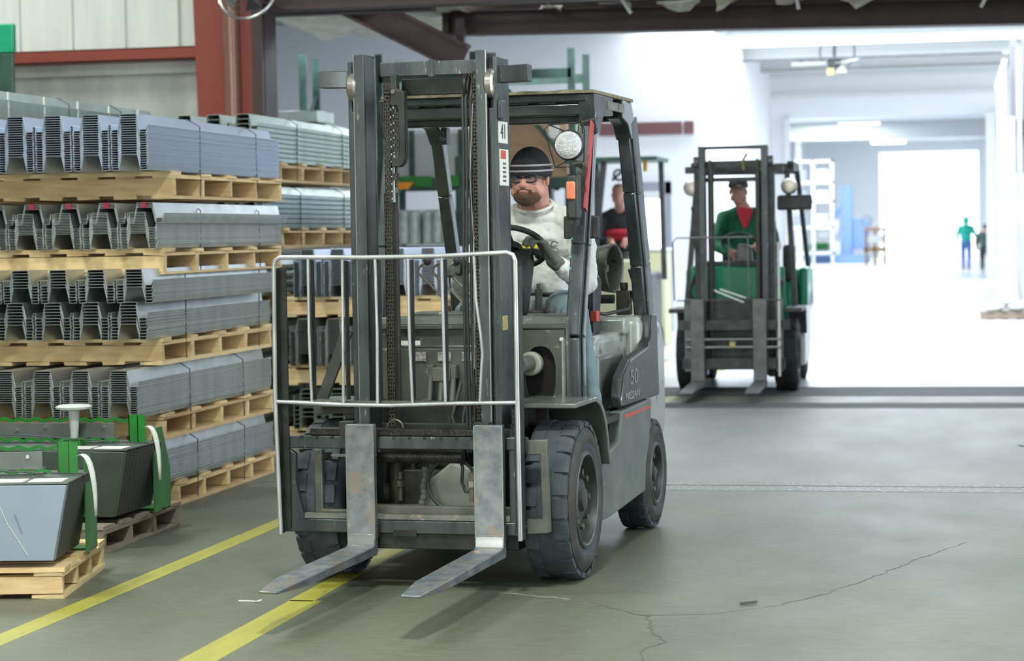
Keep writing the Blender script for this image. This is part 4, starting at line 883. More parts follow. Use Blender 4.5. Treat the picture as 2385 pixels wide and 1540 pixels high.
part('fender_inner', M().prism([(-.25, .30), (.33, .30), (.33, .735), (-.25, .735)], 'X', .34, .36), 'grease_black')
part('fender_top', M().prism([(-.20, .735), (.18, .735), (.25, .715), (.31, .675), (.355, .62), (.385, .56), (.40, .50), (.425, .44), (.445, .44), (.425, .51), (.41, .57), (.38, .635), (.335, .69), (.27, .735), (.19, .755), (-.20, .755)], 'X', -.60, -.38), 'body_paint', bevel=.004)
# ---- steering column and wheel, levers
SWc = Vector((.105, .66, 1.40)); SQ = RX(-.62)
part('column_cover', M().prism([(.44, 1.06), (.60, 1.10), (.72, 1.34), (.66, 1.40), (.56, 1.34), (.44, 1.16)], 'X', .09, .20), 'black_plastic', bevel=.02)
sw = part('steering_wheel', M().torus(SWc, .155, .0135, SQ, 36, 10), 'black_plastic', smooth=60)
ob('hub_cap', M().add([SWc+SQ @ Vector(v) for v in M().lathe([(-.03, .05), (0, .05), (.012, .035), (.012, 0)], axis='Z', n=20).v], M().lathe([(-.03, .05), (0, .05), (.012, .035), (.012, 0)], axis='Z', n=20).f), 'black_plastic', sw, smooth=40)
for a in (.5, 2.6, 4.7): ob('spoke', M().beam(SWc+SQ @ Vector((.03*math.cos(a), .03*math.sin(a), -.01)), SWc+SQ @ Vector((.15*math.cos(a), .15*math.sin(a), 0)), .042, .014), 'black_plastic', sw, bevel=.004)
kp = SWc+SQ @ Vector((.10, .11, 0)); ob('spinner_knob', M().ell(kp+Vector((0, 0, .03)), (.02, .02, .024)), 'black_plastic', sw, smooth=60)
for i, x in enumerate((-.255, -.185, -.115)):
    lv = part('hydraulic_lever', M().tube([(x+.10, .50, 1.10), (x+.105, .50, 1.15), (x-.028, .47, 1.29), (x-.022, .46, 1.315), (x+.01, .45, 1.335)], .0062, 8), 'roller_steel', smooth=60)
    if i != 1: ob('lever_knob', M().ell((x+.022, .45, 1.345), (.018, .018, .021)), 'black_plastic', lv, smooth=60)
    ob('lever_boot', M().lathe([(1.08, .022), (1.10, .018), (1.14, .010)], (x+.10, .50, 0), 'Z', 12), 'black_plastic', lv, smooth=60)
part('lever_console', M().box((-.30, .44, 1.02), (.02, .58, 1.115)), 'cowl_paint', bevel=.01)
pb = part('parking_brake', M().cyl((.27, .5, 1.10), (.268, .5, 1.21), .017, 12).cyl((.268, .5, 1.21), (.268, .5, 1.235), .009, 8), 'black_plastic', smooth=40)
ob('brake_base', M().box((.235, .47, 1.09), (.31, .53, 1.115)).cyl((.30, .46, 1.11), (.31, .46, 1.14), .008, 8), 'chain', pb, bevel=.002)
part('dash_rim', M().prism([(.46, 1.06), (.60, 1.06), (.60, 1.10), (.46, 1.105)], 'X', .22, .44), 'cowl_paint', bevel=.006)
# ---- floor, hood, seat
part('floor_plate', M().box((-.45, .36, .60), (.55, .92, .63)), 'mast_dark')
part('chassis', M().box((-.45, .12, .20), (.45, 1.45, .60)), 'mast_dark', bevel=.01)
part('engine_hood', M().prism([(.84, .64), (.84, .90), (.87, .955), (.93, .98), (1.50, .98), (1.62, .95), (1.70, .87), (1.74, .64)], 'X', -.44, .44), 'cw_paint', bevel=.035, seg=4)
part('hood_latch', M().box((.27, 1.0, .976), (.38, 1.22, .99)), 'black_plastic', bevel=.003)
part('hood_skirt', M().box((.30, .86, .62), (.455, 1.4, .90)), 'body_paint', bevel=.03, seg=3)
se = part('seat', M().box((-.13, .84, .99), (.36, 1.30, 1.07)), 'seat_vinyl', bevel=.03, seg=3)
ob('backrest', M().prism([(1.24, 1.05), (1.34, 1.02), (1.42, 1.42), (1.36, 1.45)], 'X', -.10, .30), 'seat_vinyl', se, bevel=.025, seg=3)
ob('arm_support', M().prism([(1.10, .95), (1.20, .93), (1.24, 1.10), (1.28, 1.23), (1.22, 1.26), (1.12, 1.25)], 'X', .33, .38), 'seat_vinyl', se, bevel=.012)
ob('buckle', M().box((.36, 1.1, 1.04), (.392, 1.16, 1.09)), 'label_red', se, bevel=.003, label='red seat belt buckle')
# ---- side panels
mat('side_grey', (.2, .21, .21), .4)
SIDE = [(.37, .19), (.455, .42), (.47, .46), (.80, .50), (.86, .635), (1.52, .645), (1.50, .52), (1.46, .44), (1.38, .34), (1.36, .215), (.60, .185)]
STEP = [(.44, .46), (.80, .50), (.86, .635), (.60, .635), (.50, .60)]
for s in (1, -1):
    a, b = sorted((.50*s, .56*s)); part('side_panel', M().prism(SIDE, 'X', a, b), 'side_paint', bevel=.006)
    a, b = sorted((.44*s, .50*s)); part('step_well', M().prism([(.44, .42), (.86, .45), (.88, .64), (.42, .64)], 'X', a, b), 'mast_paint')
    a, b = sorted((.50*s, .545*s)); part('corner_cover', M().prism([(.90, .65), (1.80, .645), (1.76, 1.05), (1.60, 1.055), (1.56, .94), (1.50, .90), (1.10, .86), (.93, .79), (.88, .70)], 'X', a, b), 'cover_black', bevel=.008)
part('cover_edge', M().tube([(.547, .90, .66), (.547, .95, .79), (.547, 1.12, .855), (.547, 1.50, .895), (.547, 1.57, .94), (.547, 1.62, 1.05)], .007, 8), 'black_gloss', smooth=60)
m = M(); rnd = random.Random(5)
for i in range(12): m.box((.560, .93+i*.048, .600+.0005*i), (.5615, .965+i*.048, .612+rnd.random()*.006))
part('red_stripe', m, 'label_red', kind='stuff')
text('side_number', '50', .100, (.5462, 1.20, .772), (PI/2, 0, PI/2), 'side_grey', FL).scale = (1.8, 1, 1)
lt_ = text('side_lettering', 'NISSAN', .052, (.5462, 1.17, .690), (PI/2, 0, PI/2), 'cw_paint', FL); lt_.scale = (1.75, 1, 1)
# ---- counterweight and tank
part('counterweight', M().prism([(1.46, .36), (1.85, .33), (2.12, .42), (2.16, .56), (2.14, .90), (2.06, 1.01), (1.90, 1.045), (1.52, 1.05), (1.52, .62)], 'X', -.49, .51), 'cw_paint', bevel=.05, seg=4)
part('counterweight_cap', M().box((-.30, 1.42, .96), (.455, 1.60, 1.045)), 'cw_paint', bevel=.015)
text('rear_marking', 'FORK', .035, (.513, 1.86, .94), (PI/2, 0, PI/2), 'mast_dark', FL); text('rear_marking', 'LIFT 50', .035, (.513, 1.86, .905), (PI/2, 0, PI/2), 'mast_dark', FL) if False else None
tk = part('propane_tank', M().lathe([(-.36, .02), (-.355, .10), (-.31, .14), (-.25, .145), (.10, .145), (.15, .140), (.20, .115), (.215, .10), (.215, .0)], (.03, 1.80, 1.28), 'X', 32), 'tank_paint', smooth=40, label='dented grey propane tank lying across the rear')
TQ = Matrix.Translation((.06, 1.8, 1.28)) @ Matrix.Rotation(-.16, 4, 'Z') @ Matrix.Translation((-.06, -1.8, -1.28)); tk.data.transform(TQ)
co_ = ob('tank_collar', M().lathe([(.185, .118), (.21, .108), (.27, .120), (.305, .124), (.312, .118), (.305, .110), (.22, .098), (.185, .118)], (.03, 1.80, 1.28), 'X', 32), 'tank_paint', tk, smooth=40); co_.data.transform(TQ)
ob('valve', M().cyl((.24, 1.80, 1.28), (.30, 1.80, 1.28), .02, 10).cyl((.28, 1.80, 1.25), (.28, 1.80, 1.31), .012, 8), 'roller_steel', tk).data.transform(TQ)
ob('tank_cradle', M().box((-.2, 1.68, 1.05), (.2, 1.92, 1.125)), 'mast_dark', tk, bevel=.005)
ob('tank_band', M().lathe([(-.02, .146), (-.02, .150), (.02, .150), (.02, .146)], (-.05, 1.80, 1.28), 'X', 32), 'mast_dark', tk).data.transform(TQ)
part('tank_hose', M().tube([(.40, 1.80, 1.27), (.44, 1.74, 1.18), (.43, 1.62, 1.08), (.34, 1.5, 1.06), (.25, 1.4, 1.08)], .009, 8), 'hose', smooth=60)
part('regulator', M().box((.36, 1.66, 1.05), (.43, 1.72, 1.17)).cyl((.395, 1.69, 1.17), (.395, 1.69, 1.21), .02, 10).box((.44, 1.74, 1.04), (.47, 1.78, 1.2)), 'chain', bevel=.004)
part('rear_rail', M().cyl((.15, 1.62, 1.13), (.36, 1.62, 1.13), .022, 12), 'mast_dark', smooth=40)
# ---- overhead guard
def pillar(name, s, pts, w, d, mt='black_gloss'):
    m = M()
    for a, b in zip(pts, pts[1:]): m.beam((a[0]*s, a[1], a[2]), (b[0]*s, b[1], b[2]), w, d, (0, 1, 0))
    return part(name, m, mt, bevel=.008)
for s in (1, -1):
    x = .45 if s > 0 else .462
    pillar('front_pillar', s, [(x, .39, .73), (x, .395, 1.0), (x, .535, 1.40), (x, .70, 1.96)], .062, .075, 'mast_paint')
    pillar('front_pillar_edge', s, [(x+.037, .43, .73), (x+.037, .43, 1.0), (x+.037, .565, 1.40), (x+.037, .73, 1.96)], .012, .045, 'black_gloss')
    pillar('rear_pillar', s, [(.47, 1.77, .92), (.47, 1.66, 1.30), (.47, 1.52, 1.66), (.47, 1.39, 2.0)], .06, .07)
    pillar('pillar_flange', s, [(.505, 1.83, .92), (.505, 1.725, 1.30), (.505, 1.585, 1.66), (.505, 1.45, 2.0)], .014, .11, 'mast_paint')
    pillar('roof_rail', s, [(.47, .68, 2.035), (.47, 1.41, 2.035)], .075, .085, 'mast_paint')
    a, b = sorted((.43*s, .508*s)); part('roof_corner', M().prism([(.62, 2.08), (.64, 1.97), (.67, 1.90), (.74, 1.92), (.80, 1.985), (1.0, 1.995), (1.0, 2.08)], 'X', a, b), 'mast_paint', bevel=.006)
    part('roof_corner', M().prism([(1.20, 2.08), (1.20, 1.995), (1.32, 1.97), (1.40, 1.90), (1.47, 1.92), (1.44, 2.03), (1.40, 2.08)], 'X', a, b), 'black_gloss', bevel=.006)
part('roof_inset', M().box((.508, .88, 2.02), (.512, 1.22, 2.06)), 'tank_paint')
part('roof_front_bar', M().box((-.47, .62, 2.045), (.47, .70, 2.085)).box((-.47, .635, 1.985), (.47, .70, 2.040)), 'black_gloss', bevel=.008)
part('roof_under_bar', M().box((-.43, .72, 1.955), (.43, .78, 2.0)), 'black_gloss', bevel=.008)
part('roof_rear_bar', M().box((-.47, 1.34, 1.99), (.47, 1.42, 2.07)), 'mast_dark', bevel=.008)
for i in range(6): part('roof_slat', M().box((-.34+i*.13, .70, 2.03), (-.31+i*.13, 1.36, 2.06)), 'mast_dark', bevel=.003)
rp = M(); NX = 30; rnd = random.Random(9); vs = []
for i in range(NX+1):
    x = -.49+.995*i/NX
    for (y, z) in ((.605+rnd.uniform(-.004, .004), 2.083), (.605+rnd.uniform(-.004, .004), 2.098+rnd.uniform(-.004, .004)), (1.45, 2.098), (1.45, 2.083)): vs.append((x, y, z))
fs = [(i*4+j, i*4+(j+1) % 4, (i+1)*4+(j+1) % 4, (i+1)*4+j) for i in range(NX) for j in range(4)]+[(3, 2, 1, 0), (NX*4, NX*4+1, NX*4+2, NX*4+3)]
part('roof_panel', rp.add(vs, fs), 'plywood', label='splintered plywood cover on the roof guard')
m = M()
for (x, z) in ((.30, .02), (.34, -.02)): m.beam((.02+x*.1, .74, 1.99), (.40, .76, 1.965+z*.3), .004, .006)
part('roof_wire', m, 'bar_steel')
part('upper_beacon_bracket', M().box((-.415, 1.28, 1.90), (-.385, 1.34, 1.98)).cyl((-.40, 1.27, 1.925), (-.40, 1.25, 1.925), .014, 12), 'mast_paint', bevel=.004)
# ---- lights, mirrors
hl = part('head_lamp', M().lathe([(.012, 0), (.012, .060), (0, .068), (-.03, .066), (-.07, .04), (-.085, .02), (-.085, 0)], (0, 0, 0), 'Y', 32), 'black_plastic', smooth=40)
hl.data.transform(Matrix.Scale(-1, 4, (0, 1, 0))); hl.data.flip_normals(); hl.location = (.452, .36, 1.842)
ob('lamp_lens', M().lathe([(-.013, .060), (-.024, .045), (-.030, .02), (-.031, 0)], axis='Y', n=32), 'lamp_glass', hl, smooth=60)
cg = [(-.075, -.05, .088), (.07, -.05, .096), (.082, -.05, .06), (.078, -.05, -.07), (.06, -.05, -.095), (-.05, -.05, -.098), (-.098, -.05, .07), (-.075, -.05, .088)]
ob('lamp_cage', M().tube(cg, .0032, 6).tube([(-.075, -.05, .088), (-.02, .02, .06)], .003, 6).tube([(.07, -.05, .09), (.055, .03, .05)], .003, 6).tube([(-.05, -.05, -.098), (0, .02, -.06)], .003, 6), 'grease_black', hl)
ob('lamp_bracket', M().beam((.0, .0, .085), (.13, .0, .115), .012, .006).beam((.02, .0, -.07), (.07, .02, -.11), .03, .02).cyl((.02, -.01, -.085), (.06, -.01, -.08), .012, 10), 'chain', hl)
tl = part('turn_signal', M().box((.437, .34, 1.515), (.492, .42, 1.715)), 'black_plastic', bevel=.014, seg=3)
ob('amber_lens', M().box((.443, .328, 1.605), (.482, .345, 1.683)), 'amber', tl, bevel=.006, label='orange turn signal lens')
for i in range(6): ob('lens_rib', M().box((.448+.0052*i, .3255, 1.610), (.450+.0052*i, .329, 1.678)), 'amber', tl)
ob('signal_foot', M().prism([(.45, 1.50), (.48, 1.49), (.492, 1.56), (.45, 1.56)], 'Y', .35, .42), 'grease_black', tl)
part('red_post_side', M().beam((.497, .46, 1.56), (.497, .62, 1.95), .008, .05, (0, 1, 0)), 'red_paint')
part('side_mirror', M().box((.358, .615, 1.432), (.522, .63, 1.535)), 'black_plastic', bevel=.022, seg=4)
part('mirror_arm', M().beam((.45, .56, 1.49), (.45, .615, 1.49), .03, .012), 'black_plastic')
for (z, y) in ((1.43, .47), (1.35, .44), (1.30, .43)): part('paint_chip', M().box((.418+.02, y-.045, z), (.418+.028, y-.0425, z+.009)), 'teal_chip')
# ================================================================ people
def person_thing(label, loc=(0, 0, 0), rz=0): return thing('person', label, 'person', loc, rz)
V = Vector
def head_prims(c, s=1., yaw=0):
    """skull, face and ears about centre c (eye level), facing -y"""
    q = RZ(yaw)
    def P(x, y, z): return V(c)+q @ V((x*s, y*s, z*s))
    return [('e', P(0, .012, .045), (.077*s, .094*s, .085*s), q), ('e', P(0, -.02, -.035), (.063*s, .072*s, .075*s), q), ('e', P(0, -.045, -.088), (.036*s, .034*s, .028*s), q),
            ('e', P(.036, -.05, -.035), (.026*s, .026*s, .028*s), q), ('e', P(-.036, -.05, -.035), (.026*s, .026*s, .028*s), q), ('e', P(0, -.068, .018), (.052*s, .016*s, .012*s), q),
            ('c', P(0, -.078, .002), P(0, -.096, -.034), .008*s, .011*s), ('e', P(.011, -.09, -.036), (.009*s, .010*s, .007*s), q), ('e', P(-.011, -.09, -.036), (.009*s, .010*s, .007*s), q),
            ('e', P(0, -.083, -.060), (.024*s, .010*s, .006*s), q), ('e', P(0, -.080, -.070), (.021*s, .011*s, .006*s), q), ('e', P(.058, -.02, -.060), (.02*s, .04*s, .03*s), q), ('e', P(-.058, -.02, -.060), (.02*s, .04*s, .03*s), q),
            ('e', P(.077, .012, -.008), (.010*s, .020*s, .032*s), q @ RZ(.35)), ('e', P(-.077, .012, -.008), (.010*s, .020*s, .032*s), q @ RZ(-.35))]
def eyes(c, parent, s=1., yaw=0):
    q = RZ(yaw)
    for k in (-1, 1):
        p = V(c)+q @ V((.030*k*s, -.064*s, 0)); e = ob('eye', M().ell(p, .0125*s), 'eye_white', parent, smooth=60)
        ob('iris', M().ell(p+q @ V((-.002, -.009*s, 0)), .0058*s), 'eye_dark', e, smooth=60)
def hand_prims(wr, d, n, s=1., curl=.9, mirror=1):
    """palm and five bent fingers: wrist point, direction along the hand, palm normal (towards what it grips)"""
    d = V(d).normalized(); n = V(n).normalized(); n = (n-d*n.dot(d)).normalized(); a = d.cross(n)*mirror; out = []; W = V(wr)
    pc = W+d*.048*s
    for k in (-1.5, -.5, .5, 1.5): out.append(('c', W+a*k*.013*s, W+d*.085*s+a*k*.020*s, .017*s, .0135*s))
    out.append(('c', W-d*.02*s, W+d*.02*s, .024*s, .024*s))
    for i, k in enumerate((-1.5, -.5, .5, 1.5)):
        L = (.040, .045, .042, .033)[i]*s*1.0; p = W+d*.088*s+a*k*.0215*s; ang = .25+.1*i; r = .0098*s
        for j in range(3):
            dir_ = d*math.cos(ang)+n*math.sin(ang); q = p+dir_*L*(1, .72, .6)[j]; out.append(('c', p, q, r, r*.92)); p = q; ang += curl; r *= .92
    p = W+d*.022*s+a*-1.5*.017*s; dr = (d*.65-a*.75+n*.35).normalized(); q = p+dr*.042*s; out.append(('c', p, q, .015*s, .0125*s))
    dr = (d*.8-a*.1+n*.6).normalized(); q2 = q+dr*.032*s; out.append(('c', q, q2, .0115*s, .0105*s)); dr = (d*.6+a*.3+n*.8).normalized(); out.append(('c', q2, q2+dr*.024*s, .0105*s, .009*s))
    return out
def limb(a, b, c, r1, r2, r3, r4): return [('c', a, b, r1, r2), ('c', b, c, r3, r4)]
# ---- main driver, seated (built in the forklift frame then given the same turn)
D = person_thing('man in black striped beanie, safety glasses and white shirt driving the front forklift', (0, 0, 0), -math.radians(3.4))
HC = V((.122, .93, 1.718)); HY = -.08; HS = 1.06
sl, sr = V((.335, 1.03, 1.49)), V((-.085, 1.03, 1.49)); el, er = V((.395, .86, 1.225)), V((-.20, .90, 1.22)); wl, wr_ = V((.292, .675, 1.335)), V((-.13, .62, 1.315))
hip = V((.125, 1.10, 1.11)); kl, kr = V((.40, .60, 1.09)), V((-.08, .60, 1.10)); al, ar = V((.465, .63, .70)), V((-.05, .50, .68))
skin = head_prims(HC, HS, HY)+[('e', HC+V((.034, -.010, -.058)), (.036, .050, .048)), ('e', HC+V((-.034, -.010, -.058)), (.036, .050, .048)), ('c', (.125, .985, 1.665), (.125, 1.05, 1.50), .070, .070), ('e', (.125, 1.07, 1.36), (.16, .085, .12)), ('e', (.125, 1.06, 1.20), (.15, .10, .15)), ('e', hip, (.17, .13, .10)),
        ('c', sl, el, .048, .040), ('c', el, wl, .042, .027), ('c', sr, er, .048, .040), ('c', er, wr_, .042, .027)]
skin += [('c', hip+V((.09, -.02, 0)), kl, .08, .055), ('c', kl, al, .055, .04), ('c', hip+V((-.09, -.02, 0)), kr, .08, .055), ('c', kr, ar, .055, .04), ('c', al, al+V((0, -.14, -.03)), .035, .03), ('c', ar, ar+V((0, -.14, -.03)), .035, .03)]
hl_dir = (SWc+SQ @ V((.135, .06, 0)))-wl
HLp = hand_prims(wl, (-.42, -.22, .78), (-.75, -.5, -.35), 1.02, .8, 1); HRp = hand_prims(wr_, (-.0, -.9, .25), (0, -.2, -1), 1.08, .8, -1)
skin += HLp+HRp
blob('body', skin, .0052, 'skin', D, smooth_it=4)
eyes(HC, D, HS, HY)
q = RZ(HY)
def HP(x, y, z): return HC+q @ V((x, y, z))
blob('beard', [('e', HP(0, -.048, -.098), (.052, .046, .036), q), ('e', HP(0, -.070, -.088), (.036, .032, .024), q), ('e', HP(.040, -.040, -.086), (.026, .036, .030), q), ('e', HP(-.040, -.040, -.086), (.026, .036, .030), q), ('c', HP(-.026, -.082, -.062), HP(0, -.0925, -.0505), .008, .0085), ('c', HP(.026, -.082, -.062), HP(0, -.0925, -.0505), .008, .0085),
               ('c', HP(-.028, -.080, -.062), HP(-.033, -.072, -.09), .0095, .014), ('c', HP(.028, -.080, -.062), HP(.033, -.072, -.09), .0095, .014)], .0038, 'beard', D, smooth_it=2, label='short reddish brown beard')
ob('mouth', M().ell(HP(0, -.0925, -.0655), (.021, .007, .0055), q), 'lips', D, smooth=60)
bn = M(); prof = [(.098, .020, .003), (.094, .050), (.080, .075)]
pr = []
for i in range(13):
    t = i/12*PI/2; pr.append((.032+.108*math.sin(t), math.cos(t)))
vs = []; fs = []; n = 32
for i, (z, r) in enumerate([(.006, 1.0), (.018, 1.03)]+pr):
    for j in range(n):
        a = 2*PI*j/n; vs.append(HP(.0895*r*math.cos(a), .015+.106*r*math.sin(a), z+.006*math.sin(a)*(1 if z < .06 else 0)))
    if i: fs += [((i-1)*n+j, (i-1)*n+(j+1) % n, i*n+(j+1) % n, i*n+j) for j in range(n)]
bo = ob('beanie', bn.add(vs, fs), 'beanie', D, smooth=60); sd = bo.modifiers.new('th', 'SOLIDIFY'); sd.thickness = .006; sd.offset = 1
for z, kx in ((.034, 1.03), (.060, .985)):
    st = M().tube([HP(.0945*kx*math.cos(2*PI*j/40), .015+.111*kx*math.sin(2*PI*j/40), z+.006*math.sin(2*PI*j/40)) for j in range(41)], .005, 6, cap=False)
    ob('knit_stripe', st, 'beanie_stripe', bo, smooth=60)
# glasses
gl = M(); fr = []
for k in (-1, 1):
    lens = []
    for i in range(20):
        a = 2*PI*i/20; c, s_ = math.cos(a), math.sin(a); x = k*.034+.029*math.copysign(abs(c)**.7, c); z = -.004+.019*math.copysign(abs(s_)**.7, s_); lens.append((x, z))
    pts = [HP(x, -.092+.22*x*x*10*.5, z) for x, z in lens]
    gl.tube(pts+[pts[0]], .0042, 6, cap=False); fr.append(pts)
gl.tube([HP(-.008, -.097, .002), HP(0, -.099, .004), HP(.008, -.097, .002)], .0035, 6)
for k in (-1, 1): gl.tube([HP(k*.063, -.086, .004), HP(k*.078, -.05, .002), HP(k*.082, .01, -.002)], .0045, 6)
go = ob('glasses', gl, 'black_plastic', D, smooth=60)
for pts in fr:
    c = sum(pts, V())/len(pts); m = M().add([c]+pts, [(0, i+1, (i+1) % 20+1) for i in range(20)]); ob('lens', m, 'lens_dark', go)
# clothes
sh = [('e', (.125, 1.055, 1.41), (.205, .135, .13)), ('e', (.125, 1.055, 1.24), (.185, .145, .16)), ('e', (.125, 1.06, 1.14), (.185, .15, .10)), ('e', (.125, 1.035, 1.535), (.115, .09, .05)), ('c', (.05, 1.04, 1.565), (-.03, 1.04, 1.53), .045, .05), ('c', (.20, 1.04, 1.565), (.28, 1.04, 1.53), .045, .05),
      ('c', (.03, 1.04, 1.515), sr, .055, .066), ('c', (.22, 1.04, 1.515), sl, .055, .066), ('c', sl, el, .068, .058), ('c', el, wl+(el-wl)*.18, .058, .038), ('c', sr, er, .068, .060), ('c', er, wr_+(er-wr_)*.18, .058, .040)]
so = blob('white_shirt', sh, .0065, 'shirt', D, smooth_it=5, disp=.022, dscale=.055)
ob('collar', M().torus((.125, 1.0, 1.592), .084, .008, RX(.42), 30, 8), 'shirt', D, smooth=60)
# print on the chest
text('shirt_lettering', 'TRAIN FOR THE FUTURE', .016, (.15, .905, 1.425), (PI/2, 0, 0), 'shirt_print', D, .0006)
ob('shirt_emblem', M().torus((.238, .918, 1.405), .016, .003, RX(PI/2), 16, 5, a0=.3, a1=5).box((.222, .915, 1.398), (.252, .920, 1.402)), 'shirt_print', D)
text('sleeve_lettering', 'CAUTION', .04, (.445, .93, 1.34), (PI/2, 1.25, 1.2), 'shirt_yellow', D, .001) if False else None
ob('yellow_print', M().box((.055, .903, 1.392), (.165, .906, 1.412)), 'shirt_yellow', D)
pn = [('e', hip+V((0, 0, -.01)), (.185, .15, .11)), ('c', hip+V((.09, -.02, 0)), kl, .095, .072), ('c', kl, al, .072, .055), ('c', hip+V((-.09, -.02, 0)), kr, .095, .072), ('c', kr, ar, .072, .055)]
blob('jeans', pn, .009, 'jeans', D, smooth_it=5, disp=.015, dscale=.06)
ob('belt', M().tube([(.125+.192*math.cos(2*PI*i/32), 1.08+.155*math.sin(2*PI*i/32), 1.175) for i in range(33)], .012, 6, cap=False), 'black_plastic', D, smooth=60)
def fat(pr, e): return [(p[0], p[1], p[2], p[3]+e, p[4]+e) if p[0] == 'c' else p for p in pr]
blob('glove', fat(HLp, .0035)+[('c', wl, wl+(el-wl)*.22, .034, .036)], .0036, 'glove', D, smooth_it=3, label='dark grey knitted glove gripping the steering wheel')
blob('glove', fat(HRp, .0035)+[('c', wr_, wr_+(er-wr_)*.22, .034, .036)], .0045, 'glove', D, smooth_it=3, label='dark grey glove on the hydraulic levers')
for a_ in (al, ar): blob('boot', [('c', a_+V((0, .02, .02)), a_+V((0, .02, -.03)), .05, .05), ('c', a_+V((0, 0, -.025)), a_+V((0, -.15, -.035)), .042, .04)], .01, 'shoe', D)
# ---- generic simpler figure for the background people
def figure(label, loc, rz, J, top, legs, head=1., hair=None, hairmat='cap_grey', inner=None, yaw=0, hands=None, vox=.012, cap_brim=False, glasses=False):
    P_ = person_thing(label, loc, rz)
    hc = V(J['head']); nk = V(J['neck']); hp = V(J['hip'])
    sk = head_prims(hc, head, yaw)+[('c', hc+V((0, .02, -.07)), nk, .058, .062)]
    ch = V(J['neck']).lerp(hp, .35); tr = [('e', ch, (.19, .12, .16)), ('e', nk.lerp(hp, .7), (.165, .12, .16)), ('e', hp, (.165, .125, .11))]
    sk += tr; tp = [(p[0], p[1], tuple(r+.018 for r in p[2])) for p in tr]
    pn = [('e', hp, (.185, .145, .115))]
    for k in ('l', 'r'):
        s_, e_, w_ = V(J['s'+k]), V(J['e'+k]), V(J['w'+k]); sk += limb(s_, e_, w_, .05, .04, .04, .028); tp += [('c', nk+(s_-nk)*.35, s_, .06, .07)]+limb(s_, e_, w_+(e_-w_)*.12, .07, .058, .058, .046)
        hd = J.get('h'+k, (w_-e_)); sk += hand_prims(w_, hd, J.get('n'+k, (0, -1, -.3)), 1.05, .6, 1 if k == 'l' else -1)
        h_ = hp+V((.09 if s_.x > nk.x else -.09, 0, -.02)); n_, a_ = V(J['k'+k]), V(J['a'+k]); sk += limb(h_, n_, a_, .085, .055, .055, .038); pn += limb(h_, n_, a_+V((0, 0, .03)), .10, .07, .07, .055)
        sk += [('c', a_, a_+V(J.get('toe', (0, -.15, -.04))), .04, .032)]
        blob('shoe', [('c', a_, a_+V(J.get('toe', (0, -.15, -.04))), .052, .042), ('c', a_+V((0, .03, -.03)), a_, .045, .045)], .012, 'shoe', P_)
    blob('body', sk, vox*.55, 'skin', P_, smooth_it=3)
    blob('jacket', tp, vox, top, P_, smooth_it=5, disp=.02, dscale=.07)
    blob('trousers', pn, vox, legs, P_, smooth_it=5, disp=.012, dscale=.07)
    q = RZ(yaw)
    eyes(hc, P_, head, yaw)
    if inner: blob('inner_shirt', [('c', nk+V((-.045, -.075, -.015)), nk+V((0, -.118, -.17)), .035, .02), ('c', nk+V((.045, -.075, -.015)), nk+V((0, -.118, -.17)), .035, .02), ('c', nk+V((0, -.08, -.02)), nk+V((0, -.115, -.15)), .04, .02), ('e', nk+V((0, -.04, -.01)), (.066, .06, .03))], .009, inner, P_)
    if hair == 'cap':
        c = ob('cap', M().add([hc+q @ V(v) for v in M().lathe([(.035, .095), (.07, .097), (.105, .082), (.13, .05), (.14, 0)], (0, .015, 0), 'Z', 24).v], M().lathe([(.035, .095), (.07, .097), (.105, .082), (.13, .05), (.14, 0)], (0, .015, 0), 'Z', 24).f), hairmat, P_, smooth=60)
        sd = c.modifiers.new('th', 'SOLIDIFY'); sd.thickness = .005
        ob('cap_brim', M().add([hc+q @ V(v) for v in M().ell((0, -.105, .042), (.068, .065, .007)).v], M().ell((0, -.105, .042), (.068, .065, .007)).f), hairmat, c, smooth=60)
    elif hair == 'hood': blob('hood', [('e', hc+V((0, .03, .02)), (.115, .12, .135)), ('e', nk+V((0, .05, -.02)), (.13, .11, .08)), ('c', hc+V((0, .02, .10)), hc+V((0, .04, .16)), .05, .02)], .014, hairmat, P_)
    else: blob('hair', [('e', hc+V((0, .03, .055)), (.082, .09, .078))], .01, 'hair_dark', P_)
    if glasses: ob('glasses', M().tube([hc+q @ V((.062*math.cos(t), -.088, .016*math.sin(t))) for t in [2*PI*i/20 for i in range(21)]], .004, 6), 'galv', P_)
    return P_
# ================================================================ green forklift behind (local frame, origin at its front axle)
G = thing('forklift', 'green forklift following behind with a tall black mast', 'forklift', (0.05, 11.05, 0), -math.radians(-1.0))
def gp(name, m, material, **k): return ob(name, m, material, G, **k)
wheel('front_wheel', .55, .21, 0, .335, 1, 20, .19, 'tyre_black', 'tyre_black', 'dark_machine', G, label='large front wheel on the open side'); wheel('front_wheel', -.54, .21, 0, .335, -1, 20, .19, 'tyre_black', 'tyre_black', 'dark_machine', G, label='large front wheel on the office side')
wheel('rear_wheel', .53, .17, 1.6, .265, 1, 18, .15, 'tyre_black', 'tyre_black', 'dark_machine', G, label='smaller rear wheel on the open side'); wheel('rear_wheel', -.53, .17, 1.6, .265, -1, 18, .15, 'tyre_black', 'tyre_black', 'dark_machine', G, label='smaller rear wheel on the office side')
gp('axle', M().box((-.5, -.06, .25), (.5, .06, .40)), 'dark_machine', bevel=.01)
